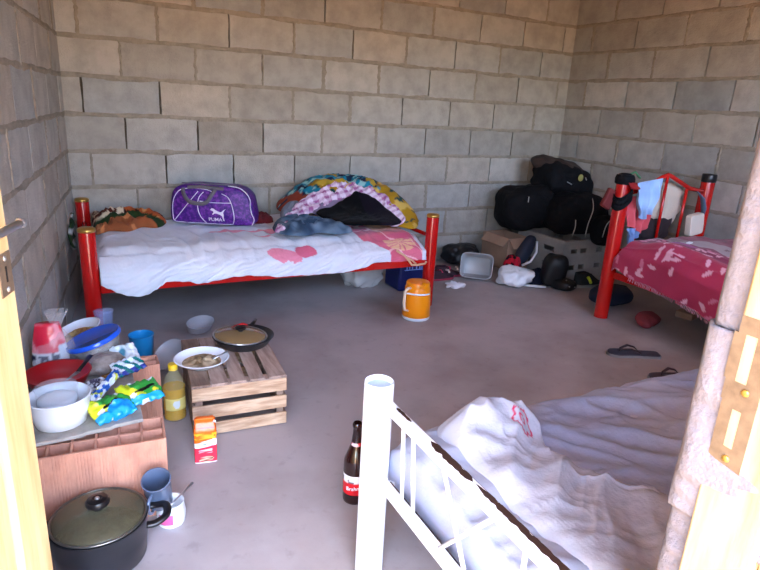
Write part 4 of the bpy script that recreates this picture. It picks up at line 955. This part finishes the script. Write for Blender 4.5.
pouch('silver_packet', 'shiny silver and teal packet behind the striped sachet', (.930, -1.735, B+.040), .085, .075, .04, rz(.3) @ rx(.6), lambda x, y, z: mixc(lin((216, 228, 232)), lin((80, 140, 160)), sm(-.05, .2, nz(x*28, y*28, 1))) if x < .018 else lin((238, 246, 250)), seed=8)
tag(obj('food_bag', soft((.862, -1.765, B+.033), (.13, .10, .055), rz(.5) @ ry(-.1), e=2.3, n=48, amp=.2, fr=20, seed=9, flatz=.9), mat('greyish_food_bag', (166, 154, 144), col2=(116, 104, 96), rough=.35, vscale=28, bump=.5)), 'grey translucent bag of food under the tilted blue-lidded container', 'food bag')
tag(obj('bread_piece', soft((.865, -1.872, B+.022), (.055, .035, .03), rz(.2), e=2.3, n=30, amp=.2, fr=30, seed=2), mat('brown_crust', (128, 92, 44), rough=.7, bump=.5)), 'small brown piece of bread on the board between the sachets', 'bread')
T = thing('tin_can', 'small open patterned tin beside the big white bowl', 'tin', (.832, -1.945, B))
s = MB(); s.lathe([(.019, 0), (.021, .002), (.021, .052), (.022, .054), (.020, .054), (.0195, .01), (0, .01)], (.832, -1.945, B), 30); obj('tin_body', s, mat('tin_print', (190, 190, 196), col2=(60, 50, 70), rough=.4, vscale=90, vmin=.48, vmax=.52), T)
tag(obj('blue_wrapper', soft((.842, -1.905, B+.022), (.05, .05, .045), rz(.5), e=2, n=30, amp=.4, fr=40, seed=2), mat('blue_wrap', (40, 90, 190), col2=(214, 226, 240), rough=.3, vscale=40, vmin=.48, vmax=.56)), 'crumpled blue and white wrapper behind the small tin', 'wrapper')
tag(obj('clay_lump', soft((.985, -1.665, .234), (.045, .03, .016), e=2.2, n=24, amp=.3, fr=40), m_clay), 'clay lump on top of the brick beside the board', 'rubble')

# oil bottle
OB = Vector((1.084, -1.70, 0)); T = thing('oil_bottle', 'clear bottle of yellow oil with yellow cap beside the wooden crate', 'bottle', OB)
s = MB(); s.lathe([(r*1.14, z) for r, z in [(0, .001), (.028, 0), (.0345, .004), (.0355, .02), (.0335, .03), (.0355, .045), (.0355, .098), (.034, .104), (.0355, .112), (.035, .13), (.028, .158), (.017, .182), (.0145, .19), (.0145, .203)]], OB, 44); obj('bottle_body', s, film('oil_bottle_clear', (226, 220, 170), dens=.14, rough=.05), T)
s = MB(); s.lathe([(r*1.14, z) for r, z in [(0, .004), (.027, .004), (.0325, .007), (.0335, .02), (.0320, .03), (.0338, .045), (.0338, .098), (.0325, .104), (.0338, .112), (.0335, .128), (0, .128)]], OB, 44); obj('oil', s, mat('cooking_oil', (204, 150, 0), rough=.12, trans=.2, ior=1.2), T, auto=1)
s = MB(); s.lathe([(.0165, .193), (.0165, .212), (.015, .215), (0, .2155)], OB, 30); obj('cap', s, mat('yellow_cap', (240, 196, 30), rough=.35), T, auto=.8)
s = MB(); s.grid(lambda u, v: OB+Vector((.0412*cos(-2.55+u*2.0), .0412*sin(-2.55+u*2.0), .048+.046*v)), 24, 8, lambda x, y, z: lin((214, 220, 226)) if (inel(x, z, OB.x+.002, .072, .012, .016, 0) < 1) else lin((226, 206, 120))); obj('bottle_label', s, m_glossv, T, solid=.0004)

# coffee packet
KC = Vector((1.132, -2.005, 0)); T = thing('coffee_packet', 'orange and red foil coffee packet standing on the floor before the wooden crate', 'packet', KC)
RK = rz(math.radians(-10))
def pk(u, v):
    a = 2*PI*u; e = .28; sp = lambda q: math.copysign(abs(q)**e, q); h = .150*v
    w = .035*(1-.10*sm(.75, .9, v)); d = .020*(1-.15*v)*(1-.55*sm(.74, .95, v))
    return KC+RK @ Vector((sp(cos(a))*w+.0015*nz(v*8, a), sp(sin(a))*d+.0015*nz(v*9, a, 3), h))
def pkc(x, y, z):
    u = (Vector((x, y, 0))-KC).dot(RK @ Vector((1, 0, 0)))
    if z > .078+.006*sin(u*60):
        c = lin((240, 104, 24))
        if .085 < z < .105 and nz(u*70, z*80) > -.1: c = lin((252, 176, 40))
        if .120 < z < .126: c = lin((214, 70, 20))
    elif z > .058+.004*sin(u*60):
        c = lin((246, 240, 238))
        if abs(z-.068) < .006 and abs(u) < .014 and nz(u*240, z*200) > 0: c = lin((60, 110, 90))
    else:
        c = lin((222, 46, 70))
        if .036 < z < .05 and abs(u) < .02 and nz(u*150, z*170) > .08: c = lin((250, 200, 200))
        if z < .026 and inel(u, z, .002, .013, .022, .010, .2) < 1: c = lin((120, 60, 36)) if nz(u*160, z*160) > 0 else lin((236, 200, 170))
        if z < .004: c = lin((236, 220, 220))
    return c
s = MB(); s.grid(pk, 60, 70, pkc, cu=True); s.f += [tuple(range(60))[::-1], tuple(range(70*60, 71*60))]; obj('packet_body', s, m_glossv, T, auto=1.2)
s = MB(); s.box(KC+Vector((0, 0, .1515)), (.056, .016, .007), RK); obj('folded_top', s, mat('orange_foil', (236, 110, 30), rough=.35), T, bev=.002)
s = MB(); s.tube([KC+RK @ Vector((.026, -.012, .146)), KC+RK @ Vector((.034, -.013, .143))], .004, 6); o = obj('clip', s, m_whitep, T)

# wooden crate
KR = math.radians(-4.6); RKr = rz(KR); O = Vector((1.118, -1.868, 0)); CW, CD, CH = .325, .425, .196
def cp(x, y, z): return O+RKr @ Vector((x, y, z))
cr = thing('wooden_crate', 'upturned slatted wooden fruit crate carrying the frying pan and plate', 'crate', cp(CW/2, CD/2, 0))
mw = [mat('crate_wood_%d' % i, c, col2=c2, rough=.75, vscale=7, stretch=st, bump=.25, bscale=30, spec=.25) for i, (c, c2, st) in enumerate((((206, 174, 144), (166, 130, 102), (1, 9, 9)), ((184, 160, 146), (150, 124, 112), (9, 1, 9)), ((142, 118, 102), (112, 90, 78), (9, 1, 9))))]
def plank(nm, x0, x1, y0, y1, z0, z1, m):
    s = MB(); s.box(cp((x0+x1)/2, (y0+y1)/2, (z0+z1)/2), (x1-x0, y1-y0, z1-z0), RKr); return obj(nm, s, m, cr, bev=.0015)
for y0 in (0, CD-.009):
    for z0, z1 in ((.137, .186), (.070, .118), (.005, .050)): plank('side_slat', 0, CW, y0, y0+.009, z0, z1, mw[0])
for x0 in (0.001, CW-.010):
    for z0, z1 in ((.137, .186), (.070, .118), (.005, .050)): plank('side_slat', x0, x0+.009, .0095, CD-.0095, z0, z1, mw[2])
for x0 in (.0105, CW-.035):
    for y0 in (.0095, CD-.034): plank('corner_post', x0, x0+.0245, y0, y0+.0245, .0, .186, mw[2])
plank('cross_bar', .0, CW, .0, .045, .1865, .1895, mw[1]); plank('cross_bar', .0, CW, CD-.045, CD, .1865, .1895, mw[1])
xs = [(0, .062), (.066, .122), (.132, .182), (.196, .246), (.262, CW)]
for i, (a, b) in enumerate(xs): plank('top_slat', a, b, .002, CD-.002, .190, CH, mw[2] if i == 0 else mw[1])
# frying pan with lid
FP = Vector((1.372, -1.568, CH+.001)); pan = thing('frying_pan', 'black frying pan sitting on the back of the wooden crate', 'pan', FP)
s = MB(); s.lathe([(0, 0), (.084, 0), (.095, .006), (.117, .036), (.119, .038), (.115, .038), (.094, .010), (0, .006)], FP, 60); obj('pan_body', s, m_pot, pan, auto=1)
s = MB(); s.tube([FP+Vector((.05, .09, .030)), FP+Vector((.075, .125, .036)), FP+Vector((.09, .15, .038))], [.010, .009, .008], 10, flat=.6); obj('pan_handle', s, mat('black_bakelite', (22, 20, 22)), pan)
RL = ry(math.radians(4)); LL = FP+Vector((-.014, -.004, .0385)); T = thing('pan_lid', 'round glass lid with dark knob and red tab resting on the frying pan', 'lid', LL)
s = MB(); s.lathe([(.102, .001), (.095, .006), (.06, .014), (.02, .019), (0, .0195)], LL, 56, RL); o = obj('lid_glass', s, film('amber_glass', (146, 118, 80), dens=.8, rough=.1), T)
s = MB(); s.tube([LL+RL @ Vector((.103*cos(a), .103*sin(a), .002)) for a in [2*PI*i/56 for i in range(56)]], .003, 8, closed=True); obj('lid_rim', s, mat('steel', (190, 192, 196)), T)
s = MB(); s.lathe([(.010, .018), (.010, .024), (.021, .028), (.022, .034), (.016, .039), (0, .040)], LL, 30, RL); obj('lid_knob', s, mat('black_bakelite', (22, 20, 22)), T, auto=.8)
s = MB(); s.tube([LL+Vector((-.016, .055, .018)), LL+Vector((.0, .03, .034)), LL+Vector((.014, .012, .044)), LL+Vector((.03, .0, .040))], [.009, .011, .010, .004], 8, flat=.4); o = obj('red_tab', s, mat('red_plastic', (176, 18, 26)), T)
T = bowl_food('plate', 'white enamel plate of stew on the left end of the wooden crate', (1.182, -1.715, CH+.001), .094, .034, rz(0), ((198, 176, 142), (122, 100, 70)), 9); T['category'] = 'plate'
s = MB(); s.tube([(1.217, -1.74, CH+.034), (1.249, -1.725, CH+.040), (1.275, -1.715, CH+.046)], [.007, .003, .003], 8, flat=.5); tag(obj('spoon', s, mat('steel', (190, 192, 196))), 'metal spoon resting in the white plate of stew', 'spoon')
s = MB(); s.add([(1.49, -1.30, .002), (1.60, -1.26, .002), (1.55, -1.21, .002), (1.545, -1.25, .12)], [(0, 1, 3), (1, 2, 3), (2, 0, 3), (0, 2, 1)])
s = pouch('white_packet', 'white paper corner showing behind the frying pan', (1.42, -1.405, .06), .09, .12, .02, rz(-.3) @ rx(1.25), None, m=mat('white_paper', (226, 222, 226)), seed=3)
# white tubs behind and beside the crate
def oval(name, label, c, sx, sy, h, R, dirt=True):
    T = thing(name, label, 'dish', c)
    s = MB(); s.lathe([(0, 0), (.80, 0), (.86, .004), (.96, h*.9), (1.03, h), (1.03, h+.003), (.93, h), (.80, .006), (0, .005)], c, 48, R @ Matrix.Diagonal((sx, sy, 1)), wob=.0); obj('dish_body', s, film('milky_plastic2', (176, 176, 180), dens=.85, rough=.3), T)
    return T
oval('plastic_dish', 'oval white plastic tray lying on the floor behind the wooden crate', (1.315, -.93, .03), .088, .052, .038, rz(math.radians(42)) @ rx(math.radians(14)))
oval('plastic_bowl', 'round whitish plastic lid leaning by the crate corner behind the oil bottle', (1.135, -1.28, .055), .075, .07, .025, rz(.3) @ ry(math.radians(-38)) @ rx(.2))

# beer bottle
BB = Vector((1.492, -2.375, 0)); T = thing('beer_bottle', 'brown glass beer bottle with red label half hidden behind the white bed post', 'bottle', BB)
s = MB(); s.lathe([(0, .002), (.030, 0), (.0345, .004), (.0355, .012), (.0355, .128), (.034, .142), (.024, .168), (.0165, .19), (.0125, .225), (.0125, .243), (.0145, .246), (.0145, .254), (.012, .258), (.0105, .258), (.0105, .24), (0, .2)], BB, 44)
obj('bottle_body', s, mat('brown_glass', (40, 12, 8), rough=.08, coat=.6, trans=.2), T, auto=1)
cyl_lab = lambda R_, a0, a1, z0, z1: (lambda u, v: BB+Vector((R_*cos(a0+(a1-a0)*u), R_*sin(a0+(a1-a0)*u), z0+(z1-z0)*v)))
s = MB(); s.grid(cyl_lab(.0361, -3.4, -.6, .036, .100), 40, 12, lambda x, y, z: lin((206, 24, 34)) if z < .076 else (lin((232, 228, 226)) if (z > .094 or nz(x*60, y*60, z*60) > -.12) else lin((90, 80, 90)))); lb = obj('bottle_label', s, m_glossv, T, solid=.0004); lb['label'] = 'red and white paper label'
s = MB(); s.grid(lambda u, v: BB+Vector(((.0175-.003*v)*cos(-3.2+2.4*u), (.0175-.003*v)*sin(-3.2+2.4*u), .188+.014*v)), 20, 4, lambda x, y, z: lin((214, 60, 60)) if nz(x*90, y*90, z*90) > .0 else lin((230, 200, 200))); obj('neck_label', s, m_glossv, T, solid=.0003)
tx = text_mb('Brahma', .017, lambda x, y, z: BB+Vector(((.0366+z)*cos(-2.05+x/.0366), (.0366+z)*sin(-2.05+x/.0366), .054+y+x*.12))); obj('lettering', tx, m_whitep, lb, smooth=False)

# ------------------------------------------------------------ white bed in the foreground
m_wm = mat('white_enamel_metal', (240, 242, 246), rough=.3, coat=.2)
m_rust = mat('bare_brown_metal', (58, 36, 28), rough=.6, bump=.4)
wb = thing('metal_bed', 'white painted metal bed frame with chipped rail in the foreground', 'bed', (2.35, -3.0, 0))
WX = 1.400
for x, y in ((WX+.002, -2.654), (WX, -3.335), (3.30, -2.654), (3.30, -3.335)):
    p = MB(); p.lathe([(.034, 0), (.0345, .01), (.034, .535), (.0325, .537), (.031, .535), (.0285, .50), (.0285, .42), (0, .42)], (x, y, 0), 40); o = obj('post', p, m_wm, wb, auto=.9)
    q = MB(); q.lathe([(.0295, .5235), (.027, .5265), (0, .527)], (x, y, 0), 32); cp_ = obj('post_plug', q, mat('sky_grey_plug', (190, 214, 232), rough=.35), o, auto=.8)
p = MB(); p.box((WX, -2.99, .500), (.020, .63, .022)); top = obj('foot_rail', p, m_wm, wb, bev=.002)
# chipped paint: bare metal showing along the top of the rail
s = MB(); random.seed(3)
def chip(y0, y1, x0, x1, nseed):
    n = 60; vs = []; 
    for i in range(n+1):
        t = i/n; y = y0+(y1-y0)*t; e = min(1, t*8, (1-t)*8)
        a = x0+.006*nz(y*70, nseed)*e; b = x1+.006*nz(y*60, nseed+3)*e; m_ = (a+b)/2; a = m_+(a-m_)*e; b = m_+(b-m_)*e
        a = max(a, WX-.0098); b = min(b, WX+.0102); vs += [(a, y, .5114), (b, y, .5114), (b, y, .5108), (a, y, .5108)]
    fs = []
    for i in range(n):
        for k_ in range(4): fs.append((i*4+k_, i*4+(k_+1) % 4, i*4+4+(k_+1) % 4, i*4+4+k_))
    s.add(vs, fs)
for ar in ((-2.80, -2.735, WX-.001, WX+.007, 1), (-3.015, -2.875, WX-.006, WX+.0102, 4), (-3.30, -3.02, WX-.003, WX+.0102, 8)):
    s = MB(); chip(*ar); o = obj('bare_patch', s, m_rust, top, smooth=False); o['label'] = 'dark bare metal where the paint has chipped off'
for y_, l_, h_ in ((-3.03, .33, .014), (-2.77, .05, .008)):
    s = MB(); s.box((WX+.0102, y_, .503), (.0008, l_, h_)); obj('bare_patch', s, m_rust, top, smooth=False)
p = MB(); p.box((WX, -2.99, .300), (.020, .63, .022)); obj('foot_rail', p, m_wm, wb, bev=.002)
for a, b in (((-2.775, .49), (-2.79, .31)), ((-2.815, .49), (-2.838, .31)), ((-2.925, .49), (-3.03, .31)), ((-3.085, .49), (-2.94, .31)), ((-3.2, .49), (-3.2, .31)), ((-3.16, .49), (-3.16, .31))):
    p = MB(); p.tube([(WX, a[0], a[1]), (WX, b[0], b[1])], .0045, 10); obj('foot_bar', p, m_wm, wb)
for y in (-2.654, -3.335):
    p = MB(); p.box((2.356, y+(.012 if y < -3 else -.012), .262), (1.82, .03, .035)); o = obj('side_rail', p, m_wm if y > -3 else m_wm, wb, bev=.003)
p = MB(); p.box((WX+.026, -2.99, .27), (.006, .60, .035)); p.box((WX+.04, -2.99, .255), (.03, .60, .005)); o = obj('angle_iron', p, m_rust, wb, smooth=False); o['label'] = 'rusty brown angle iron'
for i in range(9):
    p = MB(); p.box((1.55+i*.2, -2.995, .272), (.07, .62, .014)); obj('slat', p, mat('slat_wood', (150, 118, 84)), wb, smooth=False)
s = MB(); s.box((2.38, -2.99, .325), (1.80, .60, .09)); tag(obj('mattress', s, mat('mattress_pale', (200, 206, 220), rough=.9), bev=.03), 'thin mattress under the white sheet of the foreground bed', 'mattress')
def wz(x, y):
    u = (x-2.45); v = (y+3.0)
    f1 = rid(u*2.2+v*5, v*1.2-u*.6, 3); f2 = rid(u*7+v*9, v*3-u*3.5, 6); f3 = rid(u*13-v*10, v*12+u*6, 9); f4 = rid(u*5-v*3+nz(x*3, y*3)*.8, u*8+v*16, 12)**3
    return .383+.016*(f1-.4)+.015*(f2-.4)*(.4+.6*sm(-.3, .4, nz(x*2, y*2, 3)+.2))+.003*(f3-.4)+.008*max(0, rid(u*3.2+v*6.5+nz(x*2.5, y*2.5, 4)*.9, u*1.2-v*2.4, 30))**6-.002+.012*f4*.0*sm(-.2, .3, nz(x*1.7, y*2.2, 8)+.1)+.02*sm(1.75, 1.5, x)
def wsheet(u, v):
    ue = max(0, u-.03)/.97; x = 1.450+ue*1.83; s_ = v*.86; dr_ = (1-min(1, u/.03))
    if s_ < .62:
        y = -3.30+s_*(.655/.62); z = wz(x, y)-.035*sm(-2.72, -2.63, y)**2-.01*sm(-3.24, -3.3, y)
    else:
        t = (s_-.62)/.24; y = -2.645+.028*sm(0, .35, t)+.010*sin(x*26+nz(x*4, 2)*3)*t; z0 = wz(x, -2.645)-.035; z = z0+(.20+.02*sin(x*5)-z0)*t
    if x < 1.51: z -= .03*(1-sm(1.45, 1.51, x))**2
    if dr_ > 0: z = z-(z-.245)*dr_; x -= .006*sin(dr_*3)+.006*nz(y*12, z*9, 4)
    return (x, y, z)
SH = lin((172, 179, 200))
s = MB(); s.grid(wsheet, 330, 150, lambda x, y, z: mixc(SH, lin((156, 164, 190)), sm(0, .4, nz(x*2.4, y*2.4, 2))))
tag(obj('bed_sheet', s, m_sheet, solid=.003), 'wrinkled white sheet stretched over the foreground bed', 'bed sheet')
def wblz(x, y, seed):
    return 0
s = MB()
# crumpled white blanket piled at the foot end, sweeping towards the near side
HC_ = [(1.53, -2.82), (1.54, -2.70), (1.60, -2.665), (1.68, -2.67), (1.76, -2.69), (1.79, -2.75), (1.74, -2.82), (1.75, -2.90), (1.79, -2.98), (1.84, -3.06), (1.90, -3.16), (1.90, -3.26), (1.70, -3.29), (1.58, -3.28), (1.53, -3.18), (1.52, -3.0)]
def bl_base(x, y): return wz(x, y)-.004
def bump_(x, y):
    return .018+.062*math.exp(-((x-1.63)/.12)**2-((y+2.745)/.07)**2)+.035*math.exp(-((x-1.72)/.10)**2-((y+2.76)/.05)**2)+.02*math.exp(-((x-1.62)/.15)**2-((y+3.0)/.2)**2)
def bl_col(x, y, z):
    c = lin((190, 194, 208))
    e = inel(x, y, 1.70, -2.805, .034, .034, .3)
    if e < 1 and z > .40:
        a = math.atan2(y+2.805, x-1.70); r = math.hypot(x-1.70, y+2.805)
        if abs(r-.017-.009*abs(sin(a*2.5))) < .0028 or abs(r-.007) < .0018: c = lin((206, 44, 92))
    return c
B_ = spline(HC_, 200); cx, cy = 1.66, -2.99; rings, seg = 90, 200; vs = []; fs = []
for j in range(rings+1):
    r = j/rings
    for k in range(seg):
        rr = r*(1+.02*nz(B_[k][0]*22, B_[k][1]*22, 4)); x = cx+(B_[k][0]-cx)*rr; y = cy+(B_[k][1]-cy)*rr
        # folds sweep from the heap toward the near right
        a = (x-1.6)*.75+(y+2.75)*.66; b = -(x-1.6)*.66+(y+2.75)*.75
        q = noise.noise(Vector((x*4, y*4, 2)))*.12
        fo = rid(b*10+q*4, a*1.6, 5)*.75+.15*max(0, rid(b*15+q*8+a*2, a*1.5, 21))**4+rid(b*19+a*2+q*6, a*2.5, 8)*.25+rid(x*13+y*5, y*13-x*5, 6)*.95*math.exp(-((x-1.64)/.14)**2-((y+2.75)/.1)**2)
        z = bl_base(x, y)+(bump_(x, y))*(1-r**5)**.5+.025*(fo-.45)*(1-r**6)
        vs.append((x, y, max(z, bl_base(x, y)+.0005)))
for j in range(rings):
    for k in range(seg):
        l = (k+1) % seg; fs.append((j*seg+k, (j+1)*seg+k, (j+1)*seg+l, j*seg+l))
o_ = len(vs)
for q in (1, .5, .0):
    for k in range(seg):
        x = cx+(B_[k][0]-cx)*q; y = cy+(B_[k][1]-cy)*q; vs.append((x, y, bl_base(x, y)-.002))
for a, b in ((rings*seg, o_), (o_, o_+seg), (o_+seg, o_+2*seg)):
    for k in range(seg):
        l = (k+1) % seg; fs.append((a+k, b+k, b+l, a+l))
s.add(vs, fs, bl_col)
tag(obj('blanket', s, m_sheet), 'crumpled white blanket with small red embroidered motif at the foot of the foreground bed', 'blanket')

# ------------------------------------------------------------ light: daylight through the doorway and the added window
w = bpy.data.worlds.new('sky'); bpy.context.scene.world = w; w.use_nodes = True; nt = w.node_tree
bg = nt.nodes['Background']; sk = nt.nodes.new('ShaderNodeTexSky'); sk.sky_type = 'NISHITA'; sk.sun_disc = False; sk.sun_elevation = math.radians(58); sk.sun_rotation = math.radians(200); sk.air_density = 1.2; sk.dust_density = 2.0
tn = nt.nodes.new('ShaderNodeMix'); tn.data_type = 'RGBA'; tn.blend_type = 'MULTIPLY'; tn.inputs[0].default_value = 1; tn.inputs[7].default_value = (.88, .985, 1.20, 1)
nt.links.new(sk.outputs[0], tn.inputs[6]); nt.links.new(tn.outputs[2], bg.inputs[0]); bg.inputs[1].default_value = SKY = .50
sl = bpy.data.lights.new('sun', 'SUN'); sl.energy = 8.5; sl.angle = .01; sl.color = (1, .95, .86); so = bpy.data.objects.new('sun', sl); COL.objects.link(so)
sdir = Vector((.38, .20, -1.0)).normalized(); so.rotation_euler = sdir.to_track_quat('-Z', 'Y').to_euler(); so.location = (-2, -6, 6)
pt = bpy.data.lights.new('door_portal', 'AREA'); pt.shape = 'RECTANGLE'; pt.size = DX1-DX0; pt.size_y = DH; po = bpy.data.objects.new('door_portal', pt); COL.objects.link(po)
wp = bpy.data.lights.new('added_window_portal', 'AREA'); wp.shape = 'RECTANGLE'; wp.size = WX1-WX0; wp.size_y = WZ1-WZ0; wo = bpy.data.objects.new('added_window_portal', wp); COL.objects.link(wo)  # portal for the added window opening
wo.location = ((WX0+WX1)/2, YO-.005, (WZ0+WZ1)/2); wo.rotation_euler = (PI/2, 0, 0); wp.cycles.is_portal = True
po.location = ((DX0+DX1)/2, YO-.005, DH/2); po.rotation_euler = (PI/2, 0, 0); pt.cycles.is_portal = True

sc = bpy.context.scene
sc.view_settings.view_transform = 'Standard'; sc.view_settings.look = 'None'; sc.view_settings.gamma = 1; sc.view_settings.use_curve_mapping = False
sc.view_settings.exposure = 2.45
sc.cycles.use_denoising = True
try: sc.cycles.denoiser = 'OPENIMAGEDENOISE'
except Exception: pass
sc.cycles.max_bounces = 10; sc.cycles.diffuse_bounces = 6; sc.cycles.transparent_max_bounces = 16
